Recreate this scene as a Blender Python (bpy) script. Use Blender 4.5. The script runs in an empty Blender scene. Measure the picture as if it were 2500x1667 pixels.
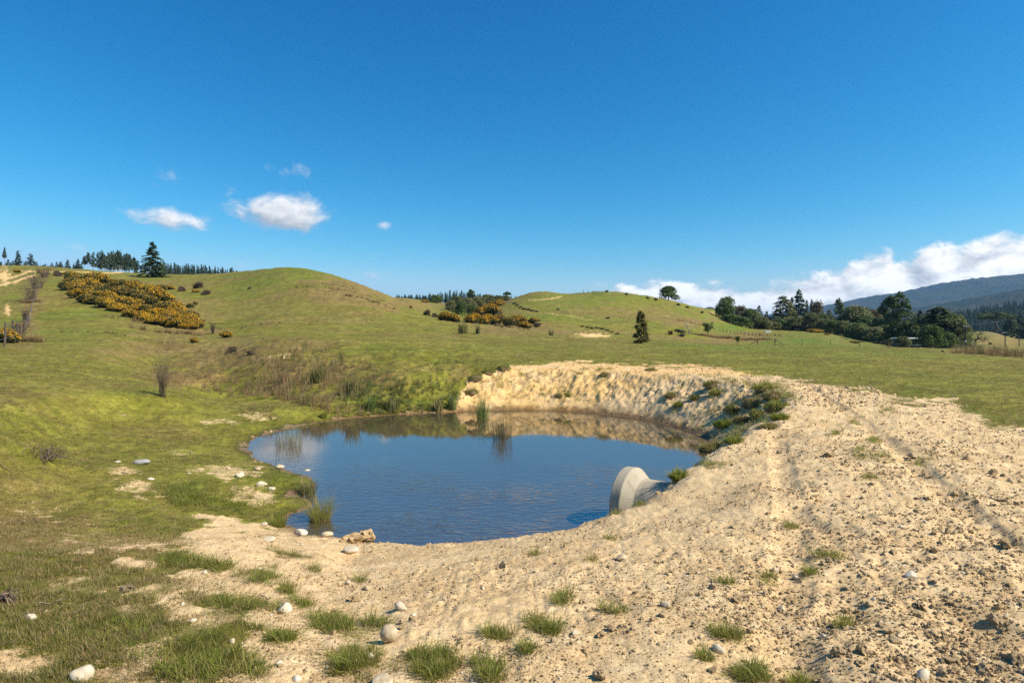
import bpy, math, random
import numpy as np
from math import radians, pi
random.seed(7); rng = np.random.default_rng(11)
scene = bpy.context.scene
C = scene.collection

# ------------------------------------------------------------------ camera, sky, sun, exposure
F, CX, HY, HC = 1500.0, 1250.0, 810.0, 2.8        # focal length and horizon in photo pixels, eye height above the pond
cam = bpy.data.cameras.new('camera'); cam.sensor_width = 36; cam.lens = 36*F/2500
cam.shift_y = -(833.5-HY)/2500; cam.clip_start = 0.05; cam.clip_end = 30000
camo = bpy.data.objects.new('camera', cam); C.objects.link(camo)
camo.location = (0, 0, HC); camo.rotation_euler = (pi/2, 0, 0); scene.camera = camo

SUN_AZ, SUN_EL = radians(108), radians(43)          # azimuth clockwise from the view direction
sl = bpy.data.lights.new('sun', 'SUN'); sl.energy = 5.0; sl.angle = radians(0.53); sl.color = (1.0, 0.91, 0.77)
so = bpy.data.objects.new('sun', sl); C.objects.link(so)
from mathutils import Vector, Matrix, Euler, Quaternion
sd = Vector((math.sin(SUN_AZ)*math.cos(SUN_EL), math.cos(SUN_AZ)*math.cos(SUN_EL), math.sin(SUN_EL)))
so.rotation_euler = sd.to_track_quat('Z', 'Y').to_euler()
vs = scene.view_settings; vs.view_transform = 'Standard'; vs.look = 'None'; vs.gamma = 1; vs.exposure = 0.6
vs.use_curve_mapping = False
scene.cycles.use_denoising = False
scene.cycles.max_bounces = 6; scene.cycles.volume_bounces = 0
scene.cycles.transparent_max_bounces = 8

class NT:                                            # small helper for node trees
    def __init__(s, tree): s.t = tree; s.t.nodes.clear()
    def n(s, typ, **kw):
        nd = s.t.nodes.new(typ)
        for k, v in kw.items(): setattr(nd, k, v)
        return nd
    def l(s, a, b): s.t.links.new(a, b)
    def put(s, sock, v):
        if hasattr(v, 'is_output'): s.l(v, sock)
        else: sock.default_value = v
    def m(s, op, a, b=None, c=None, clamp=False):
        nd = s.n('ShaderNodeMath', operation=op, use_clamp=clamp); s.put(nd.inputs[0], a)
        if b is not None: s.put(nd.inputs[1], b)
        if c is not None: s.put(nd.inputs[2], c)
        return nd.outputs[0]
    def mix(s, fac, a, b, blend='MIX'):
        nd = s.n('ShaderNodeMix', data_type='RGBA', blend_type=blend); s.put(nd.inputs['Factor'], fac)
        def col(v): return v if hasattr(v, 'is_output') or len(v) == 4 else (*v, 1)
        s.put(nd.inputs[6], col(a)); s.put(nd.inputs[7], col(b)); return nd.outputs[2]
    def noise(s, vec, scale, detail=4, rough=.55, dist=0.0, lac=2.0):
        nd = s.n('ShaderNodeTexNoise'); s.put(nd.inputs['Vector'], vec); nd.inputs['Scale'].default_value = scale
        nd.inputs['Detail'].default_value = detail; nd.inputs['Roughness'].default_value = rough
        nd.inputs['Distortion'].default_value = dist; nd.inputs['Lacunarity'].default_value = lac
        return nd.outputs['Fac']
    def ramp(s, v, lo, hi, a=0.0, b=1.0, smooth=True):
        nd = s.n('ShaderNodeMapRange', interpolation_type='SMOOTHSTEP' if smooth else 'LINEAR')
        s.put(nd.inputs[0], v); s.put(nd.inputs[1], lo); s.put(nd.inputs[2], hi); s.put(nd.inputs[3], a); s.put(nd.inputs[4], b)
        return nd.outputs[0]

world = bpy.data.worlds.new('World'); scene.world = world; world.use_nodes = True
def build_world():
    w = NT(world.node_tree)
    sky = w.n('ShaderNodeTexSky', sky_type='NISHITA', sun_disc=False, sun_elevation=SUN_EL, sun_rotation=SUN_AZ,
              altitude=0.0, air_density=1.0, dust_density=0.35, ozone_density=3.0)
    hs = w.n('ShaderNodeHueSaturation'); hs.inputs['Hue'].default_value = 0.487; hs.inputs['Saturation'].default_value = 1.28
    hs.inputs['Value'].default_value = 1.0
    w.l(sky.outputs[0], hs.inputs['Color'])
    sc = w.n('ShaderNodeSeparateColor'); w.l(hs.outputs[0], sc.inputs[0]); cc = w.n('ShaderNodeCombineColor')
    for i, (gain, power) in enumerate(((2.0, 1.9), (1.0, 1.2), (.98, 1.0))):     # deep, polarised blue
        w.l(w.m('MULTIPLY', w.m('SMOOTH_MIN', w.m('MULTIPLY', w.m('POWER', w.m('MULTIPLY', sc.outputs[i], .1), power), gain), (.30, .49, .66)[i], .12), 10), cc.inputs[i])
    skyc = cc.outputs[0]
    tc = w.n('ShaderNodeTexCoord'); sp = w.n('ShaderNodeSeparateXYZ'); w.l(tc.outputs['Generated'], sp.inputs[0])
    az = w.m('ARCTAN2', sp.outputs[0], sp.outputs[1]); el = w.m('ARCSINE', sp.outputs[2])
    # clouds: a density field over azimuth and elevation, sampled twice to shade it from the sun's side
    def ang(px, py):
        a = math.atan((px-CX)/F); return a, math.atan((HY-py)/F*math.cos(a))
    puffs = [(688, 520, 98, 37, 1.1), (640, 540, 56, 22, .55), (722, 495, 52, 28, .6), (428, 538, 92, 24, .74), (400, 520, 45, 16, .3), (715, 416, 52, 17, .50),
             (405, 436, 40, 22, .36), (937, 548, 22, 12, .42), (910, 674, 50, 16, .52), (205, 625, 45, 22, .34),
             (560, 635, 60, 16, .3), (1465, 700, 60, 12, .45), (580, 470, 30, 18, .3)]
    top = [(1380, 735), (1440, 728), (1480, 690), (1560, 676), (1640, 672), (1740, 680), (1780, 692), (1850, 685), (1920, 672), (1970, 658), (2050, 640),
           (2110, 612), (2150, 602), (2185, 618), (2215, 622), (2260, 596), (2310, 578), (2350, 585), (2400, 566), (2500, 553), (2700, 540), (3100, 520), (4200, 560)]
    grp = bpy.data.node_groups.new('cloud_density', 'ShaderNodeTree')
    grp.interface.new_socket('Az', in_out='INPUT', socket_type='NodeSocketFloat')
    grp.interface.new_socket('El', in_out='INPUT', socket_type='NodeSocketFloat')
    grp.interface.new_socket('Density', in_out='OUTPUT', socket_type='NodeSocketFloat')
    g = NT(grp); gi = g.n('NodeGroupInput'); go = g.n('NodeGroupOutput')
    A, E = gi.outputs[0], gi.outputs[1]
    cv = g.n('ShaderNodeCombineXYZ'); g.l(A, cv.inputs[0]); g.l(g.m('MULTIPLY', E, 1.5), cv.inputs[1])
    nz = g.noise(cv.outputs[0], 26, 7, .58, .25); nb = g.noise(cv.outputs[0], 9, 3, .5)
    tot = None
    for px, py, rx, ry, s in puffs:
        a0, e0 = ang(px, py)
        u = g.m('MULTIPLY', g.m('SUBTRACT', A, a0), F/rx); v = g.m('MULTIPLY', g.m('SUBTRACT', E, e0), F/ry)
        r2 = g.m('ADD', g.m('MULTIPLY', u, u), g.m('MULTIPLY', v, v))
        f = g.m('MULTIPLY', g.m('SUBTRACT', 1.0, g.m('MULTIPLY', g.m('POWER', r2, .8), .55), clamp=True), s)
        tot = f if tot is None else g.m('MAXIMUM', tot, f)
    puff = g.m('SUBTRACT', tot, g.m('MULTIPLY', g.m('SUBTRACT', .62, nz), 1.5))
    puff = g.m('MINIMUM', puff, g.m('MULTIPLY', tot, 1.6))
    fc = g.n('ShaderNodeFloatCurve'); cur = fc.mapping.curves[0]
    lo, hi, em = -.2, 1.1, .3                        # azimuth range and elevation scale of the curve
    pts = [((ang(px, py)[0]-lo)/(hi-lo), ang(px, py)[1]/em) for px, py in top]
    cur.points[0].location = (0, 0.0); cur.points[1].location = (1, pts[-1][1])
    for p in pts: cur.points.new(*p)
    fc.mapping.update()
    g.l(g.m('DIVIDE', g.m('SUBTRACT', A, lo), hi-lo, clamp=True), fc.inputs['Value'])
    te = g.m('MULTIPLY', fc.outputs[0], em)
    dn = g.m('MULTIPLY', g.m('SUBTRACT', te, E), 1/.022)
    bank = g.m('ADD', dn, g.m('MULTIPLY', g.m('SUBTRACT', nz, .56), 2.6))
    bank = g.m('MINIMUM', bank, 2.6)
    band = g.ramp(g.m('SUBTRACT', E, g.m('MULTIPLY', te, .42)), -.03, .012)
    hole = g.m('MULTIPLY', g.m('SUBTRACT', 1.0, band), g.ramp(nb, .42, .58, 2.6, .2))
    bank = g.m('SUBTRACT', bank, hole)
    bank = g.m('MULTIPLY', bank, g.ramp(A, -.02, .12))
    g.l(g.m('MAXIMUM', puff, bank), go.inputs[0])
    def dens(da, de):
        nd = w.n('ShaderNodeGroup'); nd.node_tree = grp
        w.l(w.m('ADD', az, da), nd.inputs[0]); w.l(w.m('ADD', el, de), nd.inputs[1]); return nd.outputs[0]
    d0, d1, d2 = dens(0, 0), dens(.006, .010), dens(.014, .026)
    alpha = w.m('MULTIPLY', w.ramp(d0, 0.03, .78), .98)
    alpha = w.m('MULTIPLY', alpha, w.ramp(sp.outputs[1], 0.0, .1))
    lit = w.m('ADD', w.m('MULTIPLY', w.m('SUBTRACT', d0, d1), .55), w.m('MULTIPLY', w.m('SUBTRACT', d0, d2), .30))
    lit = w.ramp(lit, -.15, .75, smooth=False)
    ccol = w.mix(lit, (3.2, 3.5, 4.0), (8.6, 8.5, 8.3))
    bg = w.n('ShaderNodeBackground'); bg.inputs['Strength'].default_value = 0.1; w.l(skyc, bg.inputs['Color'])
    bc = w.n('ShaderNodeBackground'); bc.inputs['Strength'].default_value = 0.1; w.l(w.mix(alpha, skyc, ccol), bc.inputs['Color'])
    low = w.m('MULTIPLY', w.m('LESS_THAN', el, .31), w.m('GREATER_THAN', sp.outputs[1], 0.0))      # clouds only lie in this part of the sky
    mx = w.n('ShaderNodeMixShader'); w.l(low, mx.inputs[0]); w.l(bg.outputs[0], mx.inputs[1]); w.l(bc.outputs[0], mx.inputs[2])
    out = w.n('ShaderNodeOutputWorld'); w.l(mx.outputs[0], out.inputs['Surface'])
    world.cycles.sampling_method = 'MANUAL'; world.cycles.sample_map_resolution = 256
build_world()

# ------------------------------------------------------------------ numpy noise, mesh and material helpers
def _h(ix, iy, seed):
    n = (ix.astype(np.int64)*374761393 + iy.astype(np.int64)*668265263 + seed*1442695041) & 0xffffffff
    n = ((n ^ (n >> 13))*1274126177) & 0xffffffff
    n = ((n ^ (n >> 16))*2246822519) & 0xffffffff
    return ((n ^ (n >> 15)) & 0xffffff).astype(np.float32)/float(0xffffff)
def vnoise(x, y, seed=0):                            # value noise, -1..1
    x = np.asarray(x, float); y = np.asarray(y, float)
    ix, iy = np.floor(x), np.floor(y); fx, fy = x-ix, y-iy
    fx = fx*fx*fx*(fx*(fx*6-15)+10); fy = fy*fy*fy*(fy*(fy*6-15)+10)
    a, b, c, d = _h(ix, iy, seed), _h(ix+1, iy, seed), _h(ix, iy+1, seed), _h(ix+1, iy+1, seed)
    return ((a*(1-fx)+b*fx)*(1-fy)+(c*(1-fx)+d*fx)*fy)*2-1
def fbm(x, y, seed=0, octs=4, gain=.5):
    s, a, t, c, sn = 0, 1, 0, .8, .6
    for i in range(octs):
        s = s+a*vnoise(x, y, seed+i*17); t += a; a *= gain
        x, y = (x*c-y*sn)*2.03+3.1, (x*sn+y*c)*2.03+1.7
    return s/t
def sstep(x, a, b):
    t = np.clip((x-a)/(b-a), 0, 1); return t*t*(3-2*t)

def mesh_np(name, V, quads=None, tris=None, mat=None, tint=None, smooth=False, attrs=None):
    me = bpy.data.meshes.new(name); V = np.ascontiguousarray(V, np.float32)
    q = np.zeros((0, 4), np.int32) if quads is None else np.asarray(quads, np.int32).reshape(-1, 4)
    t = np.zeros((0, 3), np.int32) if tris is None else np.asarray(tris, np.int32).reshape(-1, 3)
    me.vertices.add(len(V)); me.vertices.foreach_set('co', V.ravel())
    nl = q.size+t.size; me.loops.add(nl); me.loops.foreach_set('vertex_index', np.concatenate([q.ravel(), t.ravel()]).astype(np.int32))
    npoly = len(q)+len(t); me.polygons.add(npoly)
    st = np.concatenate([np.arange(len(q))*4, q.size+np.arange(len(t))*3]).astype(np.int32)
    me.polygons.foreach_set('loop_start', st)
    if tint is not None:
        at = me.attributes.new('tint', 'FLOAT', 'FACE'); at.data.foreach_set('value', np.asarray(tint, np.float32))
    for k, v in (attrs or {}).items():
        if v.ndim == 2:
            at = me.attributes.new(k, 'FLOAT_COLOR', 'POINT'); at.data.foreach_set('color', np.ascontiguousarray(v, np.float32).ravel())
        else:
            at = me.attributes.new(k, 'FLOAT', 'POINT'); at.data.foreach_set('value', np.ascontiguousarray(v, np.float32))
    me.polygons.foreach_set('use_smooth', np.full(npoly, smooth))
    me.update(calc_edges=True); me.validate()
    if mat: me.materials.append(mat)
    return me
def link(name, me, parent=None, loc=(0, 0, 0), rot=(0, 0, 0), scale=(1, 1, 1)):
    o = bpy.data.objects.new(name, me); C.objects.link(o); o.location = loc; o.rotation_euler = rot
    o.scale = scale if hasattr(scale, '__len__') else (scale,)*3
    if parent: o.parent = parent
    return o
def tag(o, label, cat, group=None):
    o['label'] = label; o['category'] = cat
    if group: o['group'] = group
    return o
def thing(name, parts, label, cat, loc, rz=0, scale=1, group=None):   # Empty at the base with its parts as children
    e = link(name, None, None, loc, (0, 0, rz), scale); tag(e, label, cat, group)
    for pn, me in parts: link(pn, me, e)
    return e

def matte(name, cols, rough=.85, tint=True, rand=.25, noise=None, transl=0.0, bump=0.0, bscale=20, spec=.25):
    """Principled surface whose colour runs through `cols` by face tint, object random and a noise."""
    m = bpy.data.materials.new(name); m.use_nodes = True; t = NT(m.node_tree)
    out = t.n('ShaderNodeOutputMaterial'); p = t.n('ShaderNodeBsdfPrincipled')
    p.inputs['Roughness'].default_value = rough; p.inputs['Specular IOR Level'].default_value = spec
    v = t.n('ShaderNodeAttribute', attribute_name='tint').outputs['Fac'] if tint else .5
    oi = t.n('ShaderNodeObjectInfo')
    v = t.m('ADD', v, t.m('MULTIPLY', t.m('SUBTRACT', oi.outputs['Random'], .5), rand))
    if noise:
        tc = t.n('ShaderNodeTexCoord')
        v = t.m('ADD', v, t.m('MULTIPLY', t.m('SUBTRACT', t.noise(tc.outputs['Object'], noise[0], 5, .6), .5), noise[1]))
    cr = t.n('ShaderNodeValToRGB'); r = cr.color_ramp
    r.elements[0].position = 0; r.elements[0].color = (*cols[0], 1); r.elements[1].position = 1; r.elements[1].color = (*cols[-1], 1)
    for i, c in enumerate(cols[1:-1]): e = r.elements.new((i+1)/(len(cols)-1)); e.color = (*c, 1)
    t.put(cr.inputs[0], v); t.l(cr.outputs[0], p.inputs['Base Color'])
    if bump:
        tc = t.n('ShaderNodeTexCoord'); b = t.n('ShaderNodeBump'); b.inputs['Strength'].default_value = bump; b.inputs['Distance'].default_value = .02
        t.l(t.noise(tc.outputs['Object'], bscale, 6, .65), b.inputs['Height']); t.l(b.outputs[0], p.inputs['Normal'])
    if transl:
        tr = t.n('ShaderNodeBsdfTranslucent'); t.l(cr.outputs[0], tr.inputs['Color'])
        mx = t.n('ShaderNodeMixShader'); mx.inputs[0].default_value = transl; t.l(p.outputs[0], mx.inputs[1]); t.l(tr.outputs[0], mx.inputs[2])
        t.l(mx.outputs[0], out.inputs[0])
    else: t.l(p.outputs[0], out.inputs[0])
    return m

# ------------------------------------------------------------------ terrain height field
def pchip(xk, yk, x):                                # monotone cubic through (xk, yk); yk may be 2-D (k, m)
    xk = np.asarray(xk, float); yk = np.asarray(yk, float); h = np.diff(xk)
    sh = (-1,)+(1,)*(yk.ndim-1); d = np.diff(yk, axis=0)/h.reshape(sh)
    m = np.zeros_like(yk); w1 = (2*h[1:]+h[:-1]).reshape(sh); w2 = (h[1:]+2*h[:-1]).reshape(sh)
    with np.errstate(divide='ignore', invalid='ignore'):
        mm = (w1+w2)/(w1/d[:-1]+w2/d[1:])
    m[1:-1] = np.where(d[:-1]*d[1:] > 0, mm, 0); m[0] = d[0]; m[-1] = d[-1]
    i = np.clip(np.searchsorted(xk, x)-1, 0, len(xk)-2); tt = np.clip((x-xk[i])/h[i], 0, 1); tt = tt.reshape((-1,)+(1,)*(yk.ndim-1))
    hh = h[i].reshape(tt.shape); t2, t3 = tt*tt, tt**3
    return (2*t3-3*t2+1)*yk[i]+(t3-2*t2+tt)*hh*m[i]+(-2*t3+3*t2)*yk[i+1]+(t3-t2)*hh*m[i+1]
Z = lambda py, D: HC-(py-HY)/F*D
# sections through the land, one per column: (depth, height) when the value is small, (depth, horizon-relative row) when large
def sec(near, far): return [(d, z) for d, z in near]+[(d, Z(p, d)) for d, p in far]
SECT = {
 -1500: sec([(0, 1.1), (3, 1.15), (8, 1.6), (16, 2.6), (30, 4.2)], [(60, 700), (130, 640), (200, 620), (320, 640), (600, 700), (6000, 806)]),
 -300: sec([(0, 1.1), (3, 1.12), (8, 1.35), (16, 1.9)], [(30, 838), (42, 800), (60, 765), (90, 705), (130, 660), (200, 640), (320, 655), (600, 710), (6000, 806)]),
 0: sec([(0, 1.1), (3, 1.1), (5, 1.05), (8, 1.15), (16, 1.5), (22, 1.75)], [(30, 848), (42, 822), (60, 783), (90, 720), (130, 672), (200, 648), (320, 660), (600, 715), (6000, 806)]),
 120: sec([(0, 1.1), (3, 1.1), (5, 1.0), (8, 1.05), (16, 1.35), (22, 1.6)], [(30, 855), (42, 824), (60, 782), (90, 715), (130, 671), (200, 652), (320, 664), (600, 715), (6000, 806)]),
 250: sec([(0, 1.1), (3, 1.1), (5, .98), (8, .95), (12, .95), (16, 1.1), (22, 1.3)], [(30, 865), (42, 826), (60, 784), (90, 722), (130, 686), (200, 664), (320, 674), (600, 715), (6000, 806)]),
 400: sec([(0, 1.1), (3, 1.1), (5, .95), (8, .8), (12, .72), (16, .85), (20, .95), (24, .85), (28, .65), (32, .6)], [(40, 866), (60, 806), (80, 765), (100, 728), (150, 690), (200, 671), (320, 682), (600, 720), (6000, 806)]),
 550: sec([(0, 1.1), (3, 1.1), (5, .92), (8, .6), (12, .45), (16, .3), (20, .38), (23, .32), (26, .25), (30, .75)], [(40, 858), (60, 815), (80, 772), (110, 722), (140, 686), (170, 672), (200, 668), (320, 690), (600, 725), (6000, 806)]),
 640: sec([(0, 1.1), (3, 1.08), (5, .88), (8, .42), (12, .35), (20, .32), (24, .35), (28, .95)], [(34, 862), (50, 820), (70, 780), (100, 722), (130, 672), (150, 656), (165, 651), (200, 660), (320, 700), (600, 725), (6000, 806)]),
 700: sec([(0, 1.1), (3, 1.08), (5, .85), (8, .3), (12, .3), (20, .3), (23.5, .45), (28, 1.05)], [(34, 858), (50, 818), (70, 776), (100, 708), (125, 660), (142, 646), (150, 645), (200, 680), (320, 710), (600, 730), (6000, 806)]),
 780: sec([(0, 1.1), (3, 1.06), (5, .82), (8, .22), (12, .3), (20, .35), (24, .65), (28, 1.15)], [(34, 856), (50, 820), (70, 780), (100, 712), (125, 670), (140, 659), (200, 700), (320, 715), (600, 735), (6000, 806)]),
 850: sec([(0, 1.1), (3, 1.06), (5, .8), (7.2, .2), (8, .2), (12, .3), (20, .4), (24, .75), (28, 1.25)], [(34, 856), (50, 822), (70, 783), (100, 714), (120, 687), (130, 684), (200, 715), (320, 722), (600, 740), (6000, 806)]),
 920: sec([(0, 1.1), (3, 1.06), (5, .82), (7.2, .25), (8, .24), (20, .6), (24, 1.0), (28, 1.4)], [(34, 856), (50, 824), (70, 790), (100, 736), (120, 715), (130, 713), (200, 726), (320, 726), (600, 740), (6000, 806)]),
 1000: sec([(0, 1.1), (3, 1.06), (5, .85), (7.2, .29), (8, .3), (20, .9), (25, 1.25), (28, 1.5)], [(34, 857), (50, 826), (70, 798), (100, 762), (120, 748), (130, 746), (200, 735), (320, 729), (600, 745), (6000, 806)]),
 1080: sec([(0, 1.1), (3, 1.06), (5, .86), (7.2, .34), (8, .36), (20, 1.1), (25, 1.4)], [(34, 858), (50, 828), (70, 802), (100, 778), (130, 775), (160, 782), (200, 775), (240, 758), (320, 740), (600, 750), (6000, 806)]),
 1150: sec([(0, 1.1), (3, 1.07), (5, .88), (7.2, .38), (8, .4), (20, 1.25), (25, 1.42)], [(34, 860), (50, 831), (70, 806), (100, 790), (130, 789), (160, 793), (200, 775), (240, 762), (320, 738), (600, 750), (6000, 806)]),
 1230: sec([(0, 1.1), (3, 1.07), (5, .9), (7.2, .45), (8, .46), (20, 1.3), (25, 1.4)], [(34, 861), (50, 833), (70, 812), (100, 802), (130, 799), (160, 776), (200, 748), (240, 737), (320, 742), (600, 755), (6000, 806)]),
 1280: sec([(0, 1.1), (3, 1.08), (5, .92), (7.2, .49), (8, .5), (20, 1.3), (25, 1.38)], [(34, 861), (50, 834), (70, 815), (100, 809), (130, 800), (160, 770), (200, 738), (240, 719), (320, 735), (600, 760), (6000, 806)]),
 1320: sec([(0, 1.1), (3, 1.08), (5, .93), (7.2, .52), (8, .53), (20, 1.3), (25, 1.36)], [(34, 861), (50, 835), (70, 817), (100, 815), (130, 802), (160, 770), (200, 734), (240, 710), (320, 728), (600, 760), (6000, 806)]),
 1385: sec([(0, 1.1), (3, 1.08), (5, .95), (7.2, .57), (8, .58), (20, 1.3), (25, 1.34)], [(34, 862), (50, 837), (70, 820), (100, 822), (130, 808), (160, 772), (200, 736), (240, 718), (320, 732), (600, 765), (6000, 806)]),
 1470: sec([(0, 1.1), (3, 1.09), (5, .97), (7.2, .65), (8, .66), (20, 1.3), (25, 1.33)], [(34, 863), (50, 839), (70, 824), (100, 829), (130, 813), (160, 776), (200, 738), (240, 711), (320, 728), (600, 770), (6000, 806)]),
 1600: sec([(0, 1.1), (3, 1.1), (5, 1.0), (7.2, .75), (8.5, .8), (20, 1.3), (25, 1.3)], [(34, 866), (50, 843), (70, 831), (100, 836), (130, 822), (160, 790), (200, 755), (240, 727), (320, 745), (600, 775), (6000, 806)]),
 1700: sec([(0, 1.1), (3, 1.1), (5, 1.03), (7.2, .84), (8.5, .87), (20, 1.28), (25, 1.3)], [(34, 867), (50, 846), (70, 838), (100, 841), (130, 833), (160, 805), (200, 775), (240, 750), (320, 755), (600, 780), (6000, 806)]),
 1750: sec([(0, 1.1), (3, 1.1), (5, 1.05), (7.2, .88), (8.5, .9), (16, 1.2), (25, 1.3)], [(34, 868), (50, 848), (70, 841), (100, 845), (130, 838), (160, 815), (200, 790), (240, 772), (320, 756), (600, 780), (6000, 806)]),
 1850: sec([(0, 1.1), (3, 1.1), (5, 1.06), (8.5, .97), (16, 1.22), (25, 1.3)], [(34, 870), (50, 851), (70, 845), (100, 849), (130, 843), (160, 824), (200, 808), (240, 804), (320, 803), (600, 806), (6000, 806)]),
 2000: sec([(0, 1.1), (3, 1.1), (5, 1.07), (8.5, 1.05), (16, 1.25), (25, 1.3)], [(34, 871), (50, 853), (70, 848), (100, 850), (130, 841), (160, 826), (200, 813), (240, 813), (320, 820), (600, 815), (6000, 806)]),
 2120: sec([(0, 1.1), (3, 1.1), (5, 1.08), (8.5, 1.08), (16, 1.25), (25, 1.28)], [(34, 873), (50, 856), (70, 850), (100, 852), (130, 847), (160, 840), (200, 836), (240, 838), (320, 840), (600, 820), (6000, 806)]),
 2250: sec([(0, 1.1), (3, 1.1), (5, 1.08), (8.5, 1.1), (16, 1.25), (25, 1.25)], [(34, 876), (50, 860), (70, 855), (100, 855), (130, 851), (160, 849), (200, 847), (240, 842), (320, 830), (600, 815), (6000, 806)]),
 2400: sec([(0, 1.1), (3, 1.1), (5, 1.08), (8.5, 1.1), (16, 1.25), (25, 1.2)], [(34, 882), (50, 867), (70, 863), (100, 862), (130, 858), (160, 850), (200, 837), (240, 822), (270, 808), (320, 812), (600, 815), (6000, 806)]),
 2500: sec([(0, 1.1), (3, 1.1), (5, 1.08), (8.5, 1.1), (16, 1.25), (25, 1.15)], [(34, 886), (50, 872), (70, 868), (100, 866), (130, 862), (160, 857), (200, 850), (240, 838), (270, 832), (320, 830), (600, 815), (6000, 806)]),
 3500: sec([(0, 1.1), (3, 1.1), (5, 1.08), (8.5, 1.1), (16, 1.2), (25, 1.1)], [(34, 895), (50, 882), (70, 876), (100, 870), (130, 864), (160, 860), (200, 855), (240, 850), (320, 840), (600, 815), (6000, 806)]),
}
SG = np.linspace(math.log(1.0), math.log(6000), 900); PG = np.linspace(-1500, 3500, 1001)
_pk = sorted(SECT); _cols = np.array([pchip(np.array([p[0] for p in SECT[k]]), np.array([p[1] for p in SECT[k]]), np.exp(SG)) for k in _pk])
TAB = pchip(_pk, _cols, PG)                          # (px, s)
def _k3(a, n):
    for _ in range(n): a = (np.concatenate([a[:1], a[:-1]])+2*a+np.concatenate([a[1:], a[-1:]]))/4
    return a
_soft = _k3(TAB, 200); _w = sstep(-PG, -1000, -850)[:, None]*sstep(np.exp(SG), 45, 80)[None]
TAB = _k3(TAB, 14); TAB = TAB*(1-_w)+_soft*_w; TAB = _k3(TAB.T, 4).T
def base(X, D):
    Dc = np.clip(D, 1.0, 5990); px = np.clip(CX+F*X/np.maximum(Dc, 2.5), -1499, 3499)
    u = (px+1500)/5; v = np.log(Dc)/math.log(6000)*899
    i = np.clip(u.astype(int), 0, 999); j = np.clip(v.astype(int), 0, 898); fu, fv = u-i, v-j
    return (TAB[i, j]*(1-fu)+TAB[i+1, j]*fu)*(1-fv)+(TAB[i, j+1]*(1-fu)+TAB[i+1, j+1]*fu)*fv

SHORE = [(-6.8, 15.85), (-6.75, 17.0), (-6.0, 19.1), (-4.7, 20.5), (-2.5, 21.3), (-.9, 21.9), (.8, 22.1), (2.2, 21.7), (3.6, 20.5), (4.5, 19.1), (5.05, 17.4),
         (5.1, 15.9), (4.6, 14.2), (3.7, 12.3), (2.85, 10.9), (2.3, 10.0), (1.8, 9.25), (1.35, 8.6), (.8, 8.1), (0, 7.9), (-1, 7.95), (-1.9, 8.12), (-2.5, 8.38),
         (-2.97, 8.57), (-3.3, 8.95), (-3.5, 9.4), (-3.15, 9.75), (-3.35, 10.1), (-3.75, 10.6), (-3.5, 11.2), (-3.95, 11.9), (-4.7, 12.6), (-5.6, 13.5), (-6.35, 14.7)]
def chaikin(P, n):
    P = np.array(P, float)
    for _ in range(n):
        Q = np.roll(P, -1, 0); P = np.stack([.75*P+.25*Q, .25*P+.75*Q], 1).reshape(-1, 2)
    return P
SHP = chaikin(SHORE, 2)
def poly_sd(x, y, P):                                # signed distance, positive inside
    d = np.full(x.shape, 1e9); ins = np.zeros(x.shape, bool)
    for (ax, ay), (bx, by) in zip(P, np.roll(P, -1, 0)):
        ex, ey = bx-ax, by-ay; wx, wy = x-ax, y-ay
        t = np.clip((wx*ex+wy*ey)/(ex*ex+ey*ey+1e-12), 0, 1)
        d = np.minimum(d, (wx-ex*t)**2+(wy-ey*t)**2)
        c = (ay <= y) != (by <= y)
        with np.errstate(divide='ignore', invalid='ignore'): ins ^= c & (x < ax+(y-ay)*ex/(ey if abs(ey) > 1e-12 else 1e-12))
    return np.where(ins, 1, -1)*np.sqrt(d)
_sa = np.array([-180, -160, -130, -112, -100, -80, -60, -30, 0, 30, 60, 80, 100, 115, 130, 150, 180])
_ss = np.array([.14, .14, .16, .24, .42, .6, 1.0, .9, .62, .62, .55, .52, .55, .50, .34, .22, .14])
def pond_sd(X, D):
    """Distance outside the shoreline (negative in the water), with a ragged edge."""
    out = np.full(X.shape, 99.0); m = (np.abs(X) < 14) & (D > 4) & (D < 30)
    if not m.any(): return out
    x, y = X[m], D[m]
    s = -poly_sd(x, y, SHP)
    out[m] = s+.10*fbm(x*1.7, y*1.7, 5, 4)+.04*vnoise(x*7, y*7, 9); return out
def carve(X, D, zb, s):
    a = np.degrees(np.arctan2(D-14.5, X+.5)); sl = np.interp(a, _sa, _ss)
    zc = np.where(s > 0, sl*s+.3*np.maximum(s-3, 0)**2, np.maximum(.28*s, -.7))
    # slumped, lumpy bank faces
    far = np.exp(-((a-70)/75)**2)
    zc = zc+np.where(s > .2, far*(.13*fbm(X*.8, D*.8, 31, 3)+.06*fbm(X*2.6, D*2.6, 32, 3)+.07*fbm(X*6, D*6, 33, 3)+.04*vnoise(X*14, D*14, 34))*sstep(s, .2, 1.0), 0)
    k = .16; h = np.clip(.5+.5*(zb-zc)/k, 0, 1)
    return zb*(1-h)+zc*h-k*h*(1-h)

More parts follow.
